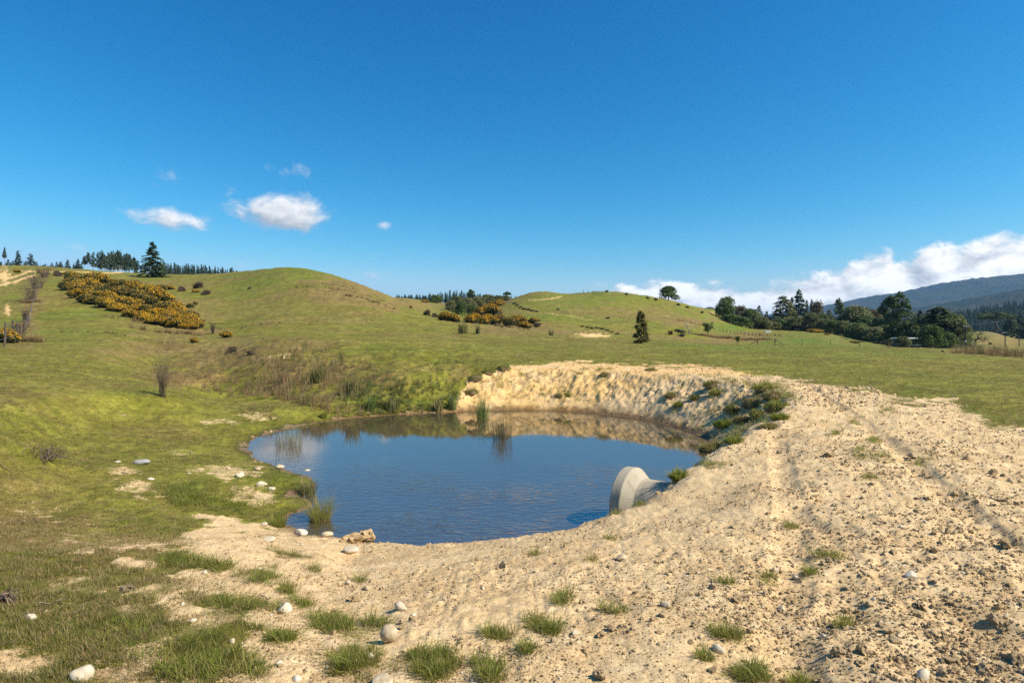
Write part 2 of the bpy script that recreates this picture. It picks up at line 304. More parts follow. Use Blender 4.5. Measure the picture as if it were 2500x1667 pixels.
# painted character of the ground (bare, dry, wet, lush), worked out in photo columns/rows and stored on the ground itself
SOIL = [(425, 1310), (485, 1252), (640, 1272), (760, 1262), (900, 1080), (1110, 985), (1140, 925), (1250, 892), (1420, 884), (1720, 893), (1850, 915), (2020, 935), (2170, 965),
        (2330, 975), (2395, 1022), (2510, 1065), (3400, 1400), (12000, 3600), (12000, 9000), (480, 9000), (560, 1700), (610, 1560), (570, 1450), (530, 1380)]
BARE = [(250, 1440, 90, 24, .55), (420, 1560, 80, 40, .65), (150, 1420, 80, 14, .45), (520, 1500, 70, 40, .75), (560, 1640, 60, 40, .75), (230, 1640, 120, 28, .65), (330, 1490, 60, 20, .5), (60, 1520, 60, 16, .45), (70, 1615, 170, 40, .9), (430, 1480, 70, 45, .8), (345, 1200, 52, 32, .6), (300, 1150, 30, 12, .55), (455, 1106, 36, 8, .45), (530, 1030, 50, 9, .48), (560, 1150, 80, 22, .55),
        (640, 1128, 60, 14, .6), (480, 1415, 60, 40, .7), (320, 1590, 110, 36, .8), (250, 1330, 120, 26, .35), (200, 1480, 90, 30, .3), (620, 1215, 60, 30, .6), (310, 1012, 16, 4, .4),
        (10, 674, 16, 20, 1.0), (25, 690, 30, 5, .5), (1330, 812, 40, 6, .2), (1450, 819, 44, 7, .95), (1340, 729, 40, 2.5, .35), (1400, 770, 60, 4, .3), (1620, 738, 8, 2, .3), (1737, 764, 12, 5, .45),
        (690, 1290, 70, 20, .5), (100, 1240, 60, 14, .3), (700, 868, 18, 6, .8), (660, 872, 10, 4, .6), (18, 757, 8, 18, .7), (1625, 772, 12, 2, .45), (1080, 905, 40, 16, .2), (625, 1015, 40, 12, .5)]
LINES = [([(0, 697), (40, 686), (85, 672)], 2.4, .9), ([(5, 685), (45, 673), (75, 662)], 2.2, .7), ([(50, 662), (130, 664), (190, 664), (250, 667)], 1.6, .7), ([(250, 667), (300, 665)], 1.5, .8),
         ([(1330, 763), (1400, 773), (1445, 782)], 1.8, .45), ([(1290, 733), (1340, 730), (1370, 724)], 1.8, .55), ([(600, 1290), (700, 1300)], 10, .4), ([(2370, 840), (2410, 838)], 1.0, .6)]
TUFTS = [(705, 1357, 40, 10), (625, 1405, 50, 22), (690, 1440, 32, 16), (745, 1475, 30, 18), (800, 1515, 80, 32), (675, 1553, 45, 20), (862, 1625, 70, 34), (1062, 1632, 85, 34), (1190, 1640, 48, 26),
         (1225, 1560, 34, 22), (1320, 1530, 48, 20), (1375, 1470, 36, 20), (1485, 1492, 34, 22), (1800, 1552, 38, 20), (1790, 1645, 55, 26), (1870, 1408, 28, 16), (2010, 1356, 30, 10), (1985, 1398, 22, 8),
         (2065, 1515, 30, 14), (2135, 1075, 24, 10), (2130, 1115, 50, 14), (2210, 978, 42, 14), (2090, 1030, 30, 10), (2240, 1130, 36, 8), (2120, 1166, 30, 8), (2160, 1000, 26, 8), (1925, 1284, 22, 10),
         (1500, 1255, 22, 6), (1565, 1232, 20, 6), (1750, 1085, 48, 14), (1800, 1068, 40, 10), (1735, 1130, 34, 8), (1650, 1160, 22, 12), (1690, 1120, 30, 10), (2440, 1030, 50, 16), (2370, 1000, 40, 10),
         (1300, 1355, 14, 5), (1445, 1368, 12, 5), (1490, 1315, 12, 6), (1725, 1605, 20, 10), (1950, 1660, 26, 10), (880, 1420, 12, 6), (1280, 1590, 22, 10), (925, 1520, 26, 16), (1010, 1600, 24, 12),
         (1770, 1425, 12, 6), (2230, 955, 30, 6), (1920, 970, 26, 10), (2040, 1060, 16, 6), (765, 1390, 14, 6), (590, 1480, 60, 30), (560, 1610, 70, 40), (490, 1590, 60, 40)]
DRY = [(860, 705, 120, 26, 1.3), (960, 745, 70, 18, 1.3), (800, 690, 70, 14, 1.0), (790, 725, 70, 10, .6), (700, 700, 60, 20, .25), (500, 780, 60, 22, .5), (400, 740, 120, 30, .45), (640, 790, 60, 10, .5), (900, 765, 40, 8, .5),
       (560, 870, 170, 40, 1.1), (720, 900, 190, 45, 1.2), (480, 925, 130, 25, 1.1), (330, 860, 140, 18, .7), (430, 815, 120, 22, 1.0), (620, 830, 160, 12, .7), (960, 930, 120, 20, .7), (350, 790, 100, 16, .6), (80, 740, 26, 60, .9), (60, 830, 60, 20, .8), (250, 770, 90, 14, .35),
       (1790, 828, 110, 12, 1.3), (1650, 790, 60, 8, .7), (1690, 785, 70, 9, .9), (1850, 822, 60, 10, 1.0), (1230, 800, 90, 14, .7), (1380, 815, 60, 8, .5), (1190, 755, 50, 14, .6), (1050, 750, 60, 18, .6), (1100, 740, 60, 16, .5),
       (1420, 790, 200, 10, .2), (2440, 830, 60, 22, .7), (2430, 860, 120, 7, .8), (1130, 910, 60, 30, .8), (980, 900, 120, 18, .4), (1000, 955, 160, 16, .3), (600, 1000, 60, 12, .4), (1560, 770, 120, 20, .25), (180, 690, 60, 12, .4), (70, 680, 40, 30, .35)]
LUSH = [(450, 1200, 60, 30, 1), (540, 1230, 60, 22, .7), (1000, 980, 150, 12, .5), (690, 1170, 50, 25, .5), (430, 1370, 60, 22, .6), (40, 1200, 60, 20, .3), (250, 1050, 40, 10, .4), (1960, 830, 150, 16, 1.6), (2060, 842, 130, 10, 1.4), (1800, 800, 60, 8, .8),
        (950, 850, 120, 12, .4), (1080, 880, 80, 12, .3), (600, 760, 120, 20, .2), (1600, 845, 400, 12, .25), (1350, 750, 80, 14, .3), (2420, 815, 40, 14, .6), (900, 780, 100, 20, .3), (40, 740, 50, 30, .5)]
def blob(px, py, L, nz, amp):
    r = np.zeros(px.shape); vis = np.nonzero((px > -400) & (px < 2900) & (py > 560) & (py < 2000))[0]
    o = vis[np.argsort(py[vis])]; ps, xs = py[o], px[o]
    for x, y, rx, ry, s in L:
        i0, i1 = np.searchsorted(ps, (y-3*ry, y+3*ry)); k = i0+np.nonzero(np.abs(xs[i0:i1]-x) < 3*rx)[0]; m = o[k]
        q = np.sqrt(((xs[k]-x)/rx)**2+((ps[k]-y)/ry)**2)
        r[m] = np.maximum(r[m], s*sstep(1.2-q+nz[m]*amp*1.5, -.1, .9))
    return r
def masks(X, D, z0, s):
    Dc = np.maximum(D, .6); px = CX+F*X/Dc; py = HY+F*(HC-z0)/Dc
    n1 = fbm(X*.9, D*.9, 41, 5); n2 = fbm(X*4.5, D*4.5, 42, 4); n3 = fbm(X*.16, D*.16, 43, 4)
    m = (D < 34) & (D > -10)
    ps = np.full(X.shape, -999.0); ps[m] = poly_sd(px[m], py[m], np.array(SOIL, float))
    ps = np.where(D < 1.6, np.where(X > -.55*np.maximum(D, 1), 300., -300.), ps)
    w = np.clip(34*8/np.maximum(D, 4), 8, 60)
    soil = sstep(ps/w+n1*1.3+n2*.7, -.35, .5)
    near = (D < 26)
    nn = n1*.7+n2*.9
    b = blob(px, py, BARE, nn, .75); soil = np.maximum(soil, np.clip(b, 0, 1))
    for P, wd, st in LINES:
        d = np.full(px.shape, 1e9)
        for (ax, ay), (bx, by) in zip(P[:-1], P[1:]):
            ex, ey = bx-ax, by-ay; t = np.clip(((px-ax)*ex+(py-ay)*ey)/(ex*ex+ey*ey), 0, 1)
            d = np.minimum(d, np.hypot(px-ax-ex*t, py-ay-ey*t))
        soil = np.maximum(soil, np.where(D > 5, st*sstep(1.4-d/wd+nn*.5, 0, .8), 0))
    # scattered bare specks in the near meadow
    soil = np.maximum(soil, sstep(n2*.8+n1*.75, .30-.22*sstep(-D, -7.5, -4)*sstep(px, -100, 350), .55)*.8*sstep(-D, -10, -5)*sstep(px, -300, 200))
    g = blob(px, py, [(x, y, rx*1.0, ry*1.0, 1) for x, y, rx, ry in TUFTS], nn, .8)
    soil = np.clip(soil*(1-.5*g*near), 0, 1)
    # the pond bed and its muddy rim
    rim = sstep(-s+n2*.28+n1*.12, -.20, -.02)*(s < 90)
    soil = np.maximum(soil, rim)
    wet = sstep(-s+n2*.18+n1*.1, -.42, -.02)*(s < 90)
    n5 = fbm(X*.045, D*.045, 44, 4); dry = np.clip(blob(px, py, DRY, n1*.6+n3*.5, .8)+.45*sstep(n3+n1*.4, .0, .45)+.35*sstep(n5, .0, .4)*sstep(D, 25, 45)+.55*sstep(-D, -12, -6)*sstep(n1+n2*.6, -.35, .3), 0, 1)
    lush = np.clip(blob(px, py, LUSH, n1, .7)+g*near*.6+.45*sstep(-n5, .02, .4)*sstep(D, 25, 45)+.12*sstep(-n3, .1, .5), 0, 1)
    return np.stack([soil, dry, wet, lush], -1), px, py
RUT = [(1.7, 0), (2.2, 3.0), (3.5, 5.8), (5.4, 10.6), (7.6, 17.5), (9.0, 22)]
def z_smooth(X, D):
    zb = base(X, D)
    und = .05*fbm(X*.35, D*.35, 21, 3)*sstep(D, 2, 10)+np.clip((D-25)/100, 0, 1)*(.35*fbm(X*.06, D*.06, 22, 3)+.16*fbm(X*.3, D*.55, 23, 3))
    s = pond_sd(X, D); return carve(X, D, zb+und, s), s
def ground(X, D, full=False):
    X = np.asarray(X, float); D = np.asarray(D, float); z0, s = z_smooth(X, D)
    M, px, py = masks(X, D, z0, s)
    so, dr = M[:, 0], M[:, 1]
    det = so*(.030*fbm(X*2.2, D*2.2, 51, 3)+.016*fbm(X*7, D*7, 52, 3)+.011*np.abs(vnoise(X*17, D*17, 53))*(.5+sstep(fbm(X*.9, D*.9, 67, 2), -.3, .3)))
    # wheel ruts on the right and hoof pocks
    det = det+so*sstep(px, 1500, 2100)*(D < 16)*(.020*fbm(X*3.4, D*1.6, 54, 3)-.014*sstep(vnoise(X*9, D*9, 55), .35, .75))
    det = det+(1-so)*(.014*fbm(X*5, D*5, 56, 3)+.02*fbm(X*1.4, D*1.4, 57, 2))
    det = det+dr*np.clip((D-18)/30, 0, 1)*(.22*np.abs(fbm(X*.9, D*.9, 58, 3)))
    hill = sstep(D, 38, 60)*sstep(z0, 1.9, 3.2)*(D < 420)
    u = z0/1.05+.9*fbm(X*.035, D*.035, 60, 3)+.18*fbm(X*.25, D*.25, 61, 2); fu = u-np.floor(u)
    det = det+hill*(.26*sstep(fu, .2, .95)-.26*fu)*(.6+.8*fbm(X*.05, D*.05, 62, 2))+hill*.13*fbm(X*.6, D*.9, 63, 4)
    gul = sstep(D, 20, 25)*sstep(-D, -52, -40)*sstep(px, 350, 480)*sstep(-px, -1220, -1120)
    det = det+gul*(.30*np.abs(fbm(X*.42, D*.55, 64, 3))+.14*fbm(X*1.6, D*1.8, 65, 3)-.10)
    rut = np.zeros(X.shape)
    for (ax, ay), (bx, by) in zip(RUT[:-1], RUT[1:]):
        ex, ey = bx-ax, by-ay; t = np.clip(((X-ax)*ex+(D-ay)*ey)/(ex*ex+ey*ey), 0, 1); dd = np.hypot(X-ax-ex*t, D-ay-ey*t)
        rut = np.maximum(rut, np.exp(-((dd-.78)/.17)**2)+.35*np.exp(-((dd-1.25)/.3)**2)*0)
    det = det-so*rut*(.05+.03*vnoise(X*2.5, D*2.5, 66))+so*np.exp(-((rut-.35)/.2)**2)*.012
    z = z0+det*np.where(s < 90, sstep(s, -.3, .5)*.9+.1, 1)
    return (z, M, px, py, s) if full else z
def gz(x, d):
    X, D = np.array([x], float), np.array([d], float)
    return float(ground(X, D)[0]) if d < 14 else float(z_smooth(X, D)[0][0])
_DS = np.exp(np.linspace(math.log(1.6), math.log(420), 3000))
def at(px, py):
    """Where the sight line through a photo pixel meets the ground: (x, depth, z)."""
    X = (px-CX)/F*_DS; z = z_smooth(X, _DS)[0]; p = HY+F*(HC-z)/_DS
    k = np.argmax(p <= py) if (p <= py).any() else len(p)-1
    return float(X[k]), float(_DS[k]), gz(X[k], _DS[k])
# ------------------------------------------------------------------ ground sheet, pond, hills, mountains
def ground_material():
    m = bpy.data.materials.new('ground'); m.use_nodes = True; t = NT(m.node_tree)
    out = t.n('ShaderNodeOutputMaterial'); p = t.n('ShaderNodeBsdfPrincipled'); p.inputs['Specular IOR Level'].default_value = .15
    ge = t.n('ShaderNodeNewGeometry'); P = ge.outputs['Position']
    at_ = t.n('ShaderNodeAttribute', attribute_name='mask'); sp = t.n('ShaderNodeSeparateColor'); t.l(at_.outputs['Color'], sp.inputs[0])
    soil, dry, wet, lush = sp.outputs[0], sp.outputs[1], sp.outputs[2], at_.outputs['Alpha']
    nf = t.noise(P, 38, 3, .7); n1 = t.noise(P, 7, 4, .65); n2 = t.noise(P, .9, 4, .6); n3 = t.noise(P, .11, 3, .6); n4 = t.noise(P, 2.6, 4, .7)
    # pasture
    g = t.mix(t.ramp(n2, .35, .65), GRASS[0], GRASS[1])
    g = t.mix(t.ramp(n1, .48, .72), g, GRASS[2])
    g = t.mix(t.m('MULTIPLY', t.ramp(n4, .52, .75), .55), g, GRASS[3])
    g = t.mix(t.m('MULTIPLY', lush, .88), g, GRASS[4])
    d = t.mix(t.ramp(n4, .4, .65), DRYC[0], DRYC[1]); d = t.mix(t.ramp(n1, .5, .7), d, DRYC[2])
    g = t.mix(t.m('MULTIPLY', dry, t.ramp(n4, .3, .6, .35, .95)), g, d)
    g = t.mix(1.0, g, t.mix(t.ramp(nf, .3, .7), (.62, .62, .62), (1.3, 1.3, 1.3)), 'MULTIPLY')
    g = t.mix(1.0, g, t.mix(t.ramp(t.noise(P, 1.5, 5, .75), .36, .64), (.76, .74, .72), (1.2, 1.2, 1.2)), 'MULTIPLY')  # this mottle and the next put small tussock shadows into the pasture colour
    g = t.mix(1.0, g, t.mix(t.ramp(t.noise(P, .3, 4, .7), .38, .62), (.86, .84, .82), (1.12, 1.12, 1.12)), 'MULTIPLY')
    # clay
    s = t.mix(t.ramp(n2, .35, .65), SOILC[0], SOILC[1]); s = t.mix(t.ramp(n1, .45, .7), s, SOILC[2])
    s = t.mix(t.m('MULTIPLY', t.ramp(n4, .5, .72), .6), s, SOILC[3])
    s = t.mix(1.0, s, t.mix(t.ramp(nf, .3, .72), (.78, .77, .75), (1.16, 1.16, 1.16)), 'MULTIPLY')
    sx = t.n('ShaderNodeSeparateXYZ'); t.l(P, sx.inputs[0])
    fb = t.m('MULTIPLY', t.ramp(sx.outputs[1], 21, 22.3), t.ramp(n2, .32, .58, .25, 1))
    s = t.mix(t.m('MULTIPLY', fb, .9), s, (.64, .41, .16))
    edge = t.m('ADD', soil, t.m('MULTIPLY', t.m('SUBTRACT', nf, .5), 1.1)); edge = t.m('ADD', edge, t.m('MULTIPLY', t.m('SUBTRACT', n1, .5), 1.1))
    c = t.mix(t.ramp(edge, .25, .75), g, s)
    c = t.mix(wet, c, t.mix(1.0, c, (.30, .26, .21), 'MULTIPLY'))
    t.l(c, p.inputs['Base Color'])
    t.l(t.ramp(wet, .2, 1, .92, .45), p.inputs['Roughness'])
    b1 = t.n('ShaderNodeBump'); b1.inputs['Distance'].default_value = .020; b1.inputs['Strength'].default_value = 1.0
    t.l(t.m('ADD', t.m('MULTIPLY', t.noise(P, 9, 8, .72), 1.0), t.m('MULTIPLY', n2, .5)), b1.inputs['Height'])
    b2 = t.n('ShaderNodeBump'); b2.inputs['Distance'].default_value = .009; b2.inputs['Strength'].default_value = .9
    t.l(t.noise(P, 34, 6, .75), b2.inputs['Height']); t.l(b1.outputs[0], b2.inputs['Normal']); t.l(b2.outputs[0], p.inputs['Normal'])
    t.l(p.outputs[0], out.inputs[0]); return m
GRASS = [(.140, .148, .017), (.188, .178, .026), (.236, .200, .042), (.262, .194, .060), (.112, .168, .014)]
DRYC = [(.23, .148, .058), (.172, .122, .040), (.30, .205, .09)]
SOILC = [(.66, .478, .255), (.57, .398, .202), (.71, .535, .305), (.46, .308, .150)]
MG = ground_material()
def build_ground():
    u = np.concatenate([np.linspace(-3.2, -1.0, 50)[:-1], np.linspace(-1.0, 1.0, 960), np.linspace(1.0, 3.2, 50)[1:]])
    rows = [np.linspace(-3.6, 1.5, 26)[:-1]]
    py = np.linspace(HY+F*1.75/1.5, HY+F*1.75/7.0, 350); rows.append(F*1.75/(py-HY))
    rows += [np.linspace(7.0, 30, 300)[1:], np.exp(np.linspace(math.log(30), math.log(330), 170))[1:], np.exp(np.linspace(math.log(330), math.log(9000), 30))[1:]]
    D = np.concatenate(rows); OFF = 4.0
    Dg, Ug = np.meshgrid(D, u, indexing='ij')
    X = (Ug*(Dg+OFF*np.exp(-np.maximum(Dg, 0)/6))).ravel(); Dv = Dg.ravel()
    z, M, px, py, s = ground(X, Dv, True)
    nr, nc = len(D), len(u); idx = np.arange(nr*nc).reshape(nr, nc)
    q = np.stack([idx[:-1, :-1], idx[:-1, 1:], idx[1:, 1:], idx[1:, :-1]], -1).reshape(-1, 4)
    me = mesh_np('ground', np.stack([X, Dv, z], -1), q, mat=MG, smooth=True, attrs={'mask': M})
    o = link('ground', me); o['kind'] = 'structure'; return o
build_ground()

def water_material():
    m = bpy.data.materials.new('pond_water'); m.use_nodes = True; t = NT(m.node_tree)
    out = t.n('ShaderNodeOutputMaterial'); p = t.n('ShaderNodeBsdfPrincipled')
    p.inputs['Base Color'].default_value = (.060, .044, .025, 1); p.inputs['Roughness'].default_value = .03; p.inputs['IOR'].default_value = 4.0
    ge = t.n('ShaderNodeNewGeometry'); mp = t.n('ShaderNodeMapping'); t.l(ge.outputs['Position'], mp.inputs[0])
    mp.inputs['Scale'].default_value = (1, 2.1, 1); mp.inputs['Rotation'].default_value = (0, 0, radians(-8))
    sx = t.n('ShaderNodeSeparateXYZ'); t.l(ge.outputs['Position'], sx.inputs[0])
    calm = t.ramp(sx.outputs[1], 8.5, 15.0, 1.0, .03)
    patch = t.ramp(t.noise(ge.outputs['Position'], .45, 2, .5), .35, .65, .5, 1.15)
    w1 = t.noise(mp.outputs[0], 4.2, 2, .5, .4); w2 = t.noise(mp.outputs[0], 11, 2, .5, .3)
    h = t.m('MULTIPLY', t.m('ADD', w1, t.m('MULTIPLY', w2, .35)), t.m('MULTIPLY', calm, patch))
    b = t.n('ShaderNodeBump'); b.inputs['Strength'].default_value = 1.0; b.inputs['Distance'].default_value = .018
    t.l(h, b.inputs['Height']); t.l(b.outputs[0], p.inputs['Normal']); t.l(p.outputs[0], out.inputs[0]); return m
def build_water():
    th = np.arange(64)/64*2*pi; c = np.array([-.6, 14.8]); dirs = np.stack([np.cos(th), np.sin(th)], -1)
    sup = np.max((SHP-c)@dirs.T, axis=0)+.25            # a convex sheet just wider than the shore
    P = np.array([[np.min([sup[j]/max(1e-6, dirs[i]@dirs[j]) for j in range(64) if dirs[i]@dirs[j] > .05])*dirs[i][0]+c[0], np.min([sup[j]/max(1e-6, dirs[i]@dirs[j]) for j in range(64) if dirs[i]@dirs[j] > .05])*dirs[i][1]+c[1]] for i in range(64)])
    V = np.concatenate([[[c[0], c[1], 0]], np.c_[P, np.zeros(64)]]); k = np.arange(64)
    me = mesh_np('pond_water', V, tris=np.stack([np.zeros(64, int), k+1, (k+1) % 64+1], -1), mat=water_material())
    o = link('pond_water', me); o['kind'] = 'structure'
build_water()

def ridge(name, prof, D0, D1, zb, mat, amp, fr, nx=420, nd=70, xr=None):
    """A long hill: crest rows from photo columns, rising from depth D0 to its crest at D1 and falling behind."""
    p = np.array(prof, float); px = np.linspace(p[0, 0], p[-1, 0], nx); py = pchip(p[:, 0], p[:, 1], px)
    t = np.linspace(0, 1.5, nd); T, PX = np.meshgrid(t, px, indexing='ij'); PYc = np.broadcast_to(py, T.shape)
    Dc = D0+(D1-D0)*T; X = (PX-CX)/F*(D0+(D1-D0)*np.ones_like(T))*(.75+.25*T); X = (PX-CX)/F*D1*(1+.0*T)
    zc = Z(PYc, D1); prof_t = np.where(T < 1, np.sin(np.minimum(T, 1)*pi/2)**1.15, 1-.5*(T-1))
    sp = fbm(X/(D1*.16), Dc/(D1*.16), 71, 4)
    z = zb+(zc-zb)*prof_t*(1+.22*sp*np.sin(np.minimum(T, 1)*pi))+amp*fbm(X*fr, Dc*fr, 72, 3)*np.minimum(T*4, 1)
    idx = np.arange(nd*nx).reshape(nd, nx)
    q = np.stack([idx[:-1, :-1], idx[:-1, 1:], idx[1:, 1:], idx[1:, :-1]], -1).reshape(-1, 4)
    me = mesh_np(name, np.stack([X.ravel(), Dc.ravel(), z.ravel()], -1), q, mat=mat, smooth=True)
    o = link(name, me); o['kind'] = 'structure'; return (px, t, X, Dc, z)
def forest_material(name, cols, sc):
    m = bpy.data.materials.new(name); m.use_nodes = True; t = NT(m.node_tree)
    out = t.n('ShaderNodeOutputMaterial'); p = t.n('ShaderNodeBsdfPrincipled'); p.inputs['Roughness'].default_value = 1; p.inputs['Specular IOR Level'].default_value = 0
    P = t.n('ShaderNodeNewGeometry').outputs['Position']
    a = t.noise(P, sc, 5, .7); b = t.noise(P, sc*.12, 4, .6)
    c = t.mix(t.ramp(a, .35, .65), cols[0], cols[1]); c = t.mix(t.m('MULTIPLY', t.ramp(b, .45, .65), .7), c, cols[2]); t.l(c, p.inputs['Base Color'])
    bu = t.n('ShaderNodeBump'); bu.inputs['Strength'].default_value = .5; bu.inputs['Distance'].default_value = 1.2/sc
    t.l(a, bu.inputs['Height']); t.l(bu.outputs[0], p.inputs['Normal']); t.l(p.outputs[0], out.inputs[0]); return m
MFAR = forest_material('mountain_forest', [(.022, .036, .024), (.036, .050, .030), (.055, .052, .036)], .022)
MFOOT = forest_material('foothill_forest', [(.025, .042, .024), (.045, .062, .03), (.05, .06, .03)], .08)
ridge('mountain', [(1350, 806), (1600, 800), (1780, 790), (1850, 782), (1920, 772), (2000, 749), (2080, 737), (2140, 722), (2200, 718), (2240, 710), (2300, 692), (2370, 681), (2440, 676), (2500, 671), (2650, 655), (2900, 640), (3400, 660), (4300, 720)], 2300, 4600, 0, MFAR, 14, .02, nx=520)
ridge('foothill', [(1950, 812), (2080, 800), (2150, 775), (2230, 762), (2330, 748), (2420, 724), (2500, 706), (2650, 690), (2900, 680), (3400, 700), (4300, 760)], 1300, 2300, 0, MFAR, 8, .03, nx=320, nd=50)
FOOT = ridge('plantation_hill', [(2100, 812), (2200, 798), (2300, 782), (2350, 774), (2420, 762), (2500, 750), (2650, 735), (2900, 730), (3400, 760), (4200, 800)], 420, 900, 0, MFOOT, 2, .05, nx=200, nd=40)
# ------------------------------------------------------------------ vegetation meshes (unit sized, scaled per thing)
R = np.random.default_rng(5)
def unit(v): return v/np.maximum(np.linalg.norm(v, axis=-1, keepdims=True), 1e-9)
def cards(P, N, size, asp=1.0, jit=.6, up=None, rg=R):
    """Small diamond leaves at P facing roughly N."""
    n = len(P); N = unit(N+rg.normal(0, jit, (n, 3))); T = unit(np.cross(N, rg.normal(0, 1, (n, 3)) if up is None else up+rg.normal(0, .25, (n, 3)))); B = np.cross(N, T)
    s = (np.broadcast_to(size, (n,))*rg.uniform(.6, 1.3, n))[:, None]
    V = np.stack([P-T*s, P+B*s*asp*.55+T*s*.1, P+T*s, P-B*s*asp*.55-T*s*.1], 1).reshape(-1, 3)
    return V, np.arange(n*4).reshape(n, 4)
def tube(path, rad, k=6):
    path = np.asarray(path, float); n = len(path); rad = np.broadcast_to(rad, (n,))
    t = unit(np.gradient(path, axis=0)); a = np.where(np.abs(t[:, 2:3]) > .9, [[1, 0, 0]], [[0, 0, 1]]); e1 = unit(np.cross(t, a)); e2 = np.cross(t, e1)
    th = np.arange(k)/k*2*pi
    V = (path[:, None]+rad[:, None, None]*(e1[:, None]*np.cos(th)[None, :, None]+e2[:, None]*np.sin(th)[None, :, None])).reshape(-1, 3)
    i = np.arange(n-1)[:, None]*k; j = np.arange(k)[None]; j2 = (j+1) % k
    return V, np.stack([i+j, i+j2, i+k+j2, i+k+j], -1).reshape(-1, 4)
def join(L):
    V, Q, o = [], [], 0
    for v, q in L: V.append(v); Q.append(q+o); o += len(v)
    return np.concatenate(V), np.concatenate(Q)

M_BARK = matte('bark', [(.06, .045, .032), (.12, .095, .07)], .9, False, .5, (6, .6))
M_BARKP = matte('pale_bark', [(.20, .17, .13), (.34, .30, .25)], .9, False, .5, (6, .6))
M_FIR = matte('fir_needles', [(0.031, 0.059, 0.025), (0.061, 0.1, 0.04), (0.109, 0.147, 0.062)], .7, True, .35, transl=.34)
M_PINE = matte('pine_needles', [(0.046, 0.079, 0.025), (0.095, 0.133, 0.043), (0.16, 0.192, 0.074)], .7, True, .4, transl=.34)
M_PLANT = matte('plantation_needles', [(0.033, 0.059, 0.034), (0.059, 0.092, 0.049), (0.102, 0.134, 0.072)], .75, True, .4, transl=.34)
M_LEAF = matte('evergreen_leaves', [(0.059, 0.095, 0.02), (0.118, 0.164, 0.038), (0.198, 0.237, 0.065)], .55, True, .4, transl=.34)
M_OLIVE = matte('olive_leaves', [(0.1, 0.11, 0.034), (0.179, 0.187, 0.063), (0.282, 0.269, 0.112)], .6, True, .4, transl=.34)
M_BROWNL = matte('brown_leaves', [(0.096, 0.077, 0.034), (0.173, 0.134, 0.063), (0.256, 0.192, 0.095)], .65, True, .4, transl=.34)
M_SLIM = matte('bronze_leaves', [(0.083, 0.079, 0.022), (0.16, 0.138, 0.04), (0.256, 0.198, 0.062)], .6, True, .3, transl=.34)
M_GORSE = matte('gorse_spines', [(.034, .042, .014), (.070, .074, .024), (.115, .105, .040)], .7, True, .3, transl=.1)
M_FLOWER = matte('gorse_flowers', [(.36, .19, .008), (.50, .27, .010), (.60, .355, .014)], .6, True, .45, transl=.15)
M_TWIG = matte('dead_twigs', [(.070, .050, .036), (.130, .095, .068), (.20, .155, .11)], .9, True, .3)
M_RUSH = matte('rush_stems', [(.095, .105, .028), (.165, .155, .05), (.27, .22, .10)], .6, True, .3, transl=.2)
M_RUSHD = matte('dark_rush_stems', [(.060, .052, .030), (.10, .085, .045), (.16, .135, .08)], .7, True, .3, transl=.1)
M_RUSHG = matte('green_rush_stems', [(.065, .11, .022), (.115, .16, .038), (.19, .20, .065)], .6, True, .3, transl=.2)
M_RUSHP = matte('pale_rush_stems', [(.13, .14, .075), (.20, .20, .12), (.30, .28, .18)], .7, True, .3, transl=.2)
M_GRASS = matte('grass_blades', [(.115, .135, .018), (.185, .19, .034), (.28, .24, .075), (.42, .33, .17)], .55, True, .6, transl=.5)
M_LUSHG = matte('lush_blades', [(.14, .19, .018), (.21, .25, .032), (.30, .28, .06), (.42, .34, .13)], .5, True, .6, transl=.5)
M_DRYG = matte('dry_blades', [(.20, .13, .058), (.30, .205, .095), (.43, .31, .16)], .7, True, .4, transl=.34)

def trunk_mesh(name, h, r, lean=0, mat=None, k=7, seed=0, limbs=()):
    rg = np.random.default_rng(seed); z = np.linspace(-.04, h, 8)
    p = np.stack([lean*z*z+rg.normal(0, .006, 8), rg.normal(0, .006, 8), z], -1)
    L = [tube(p, r*np.linspace(1.15, .12, 8), k)]
    for a, z0, l, up, rr in limbs:
        t = np.linspace(0, 1, 5)[:, None]; d = np.array([[math.cos(a), math.sin(a), 0]])
        q = np.array([[lean*z0*z0, 0, z0]])+d*l*t+np.array([[0, 0, 1]])*up*t**1.4
        L.append(tube(q, rr*np.linspace(1, .25, 5), 5))
    V, Q = join(L); return mesh_np(name, V, Q, mat=mat or M_BARK, smooth=True)
def conifer_crown(name, mat, base, nwh, nbr, droop, size, seed, ragged=.25, power=.8, per=7, asp=1.0):
    rg = np.random.default_rng(seed); P, N = [], []
    for i in range(nwh):
        t = (i+rg.uniform(-.4, .4))/nwh; z = base+(1-base)*min(max(t, 0), .995); L0 = (1-t)**power*(.75+.25*min(1, t*6+.3))
        for b in range(max(3, int(nbr*(1-.6*t)))):
            L = max(.05, L0*(1+rg.normal(0, ragged))); L = min(L, 1.25*L0+.05)
            a = rg.uniform(0, 2*pi); n = max(2, int(per*(.35+.65*L)))
            u = np.sqrt((np.arange(n)+rg.uniform(.2, 1, n))/n)
            d = np.array([math.cos(a), math.sin(a), 0]); side = np.array([-d[1], d[0], 0])
            p = d*(u*L)[:, None]+side*(rg.normal(0, .10, n)*L)[:, None]
            p[:, 2] = z-droop*(u*L)**1.3*(1-base)+rg.normal(0, .006, n)+.25*droop*(u*L)**3
            P.append(p); N.append(np.tile([0, 0, 1.0], (n, 1))+d*.35)
    P, N = np.concatenate(P), np.concatenate(N); n = len(P)
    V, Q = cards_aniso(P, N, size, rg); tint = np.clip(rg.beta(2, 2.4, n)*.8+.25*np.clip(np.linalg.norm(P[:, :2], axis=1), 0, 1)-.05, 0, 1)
    return mesh_np(name, V, Q, mat=mat, tint=tint)
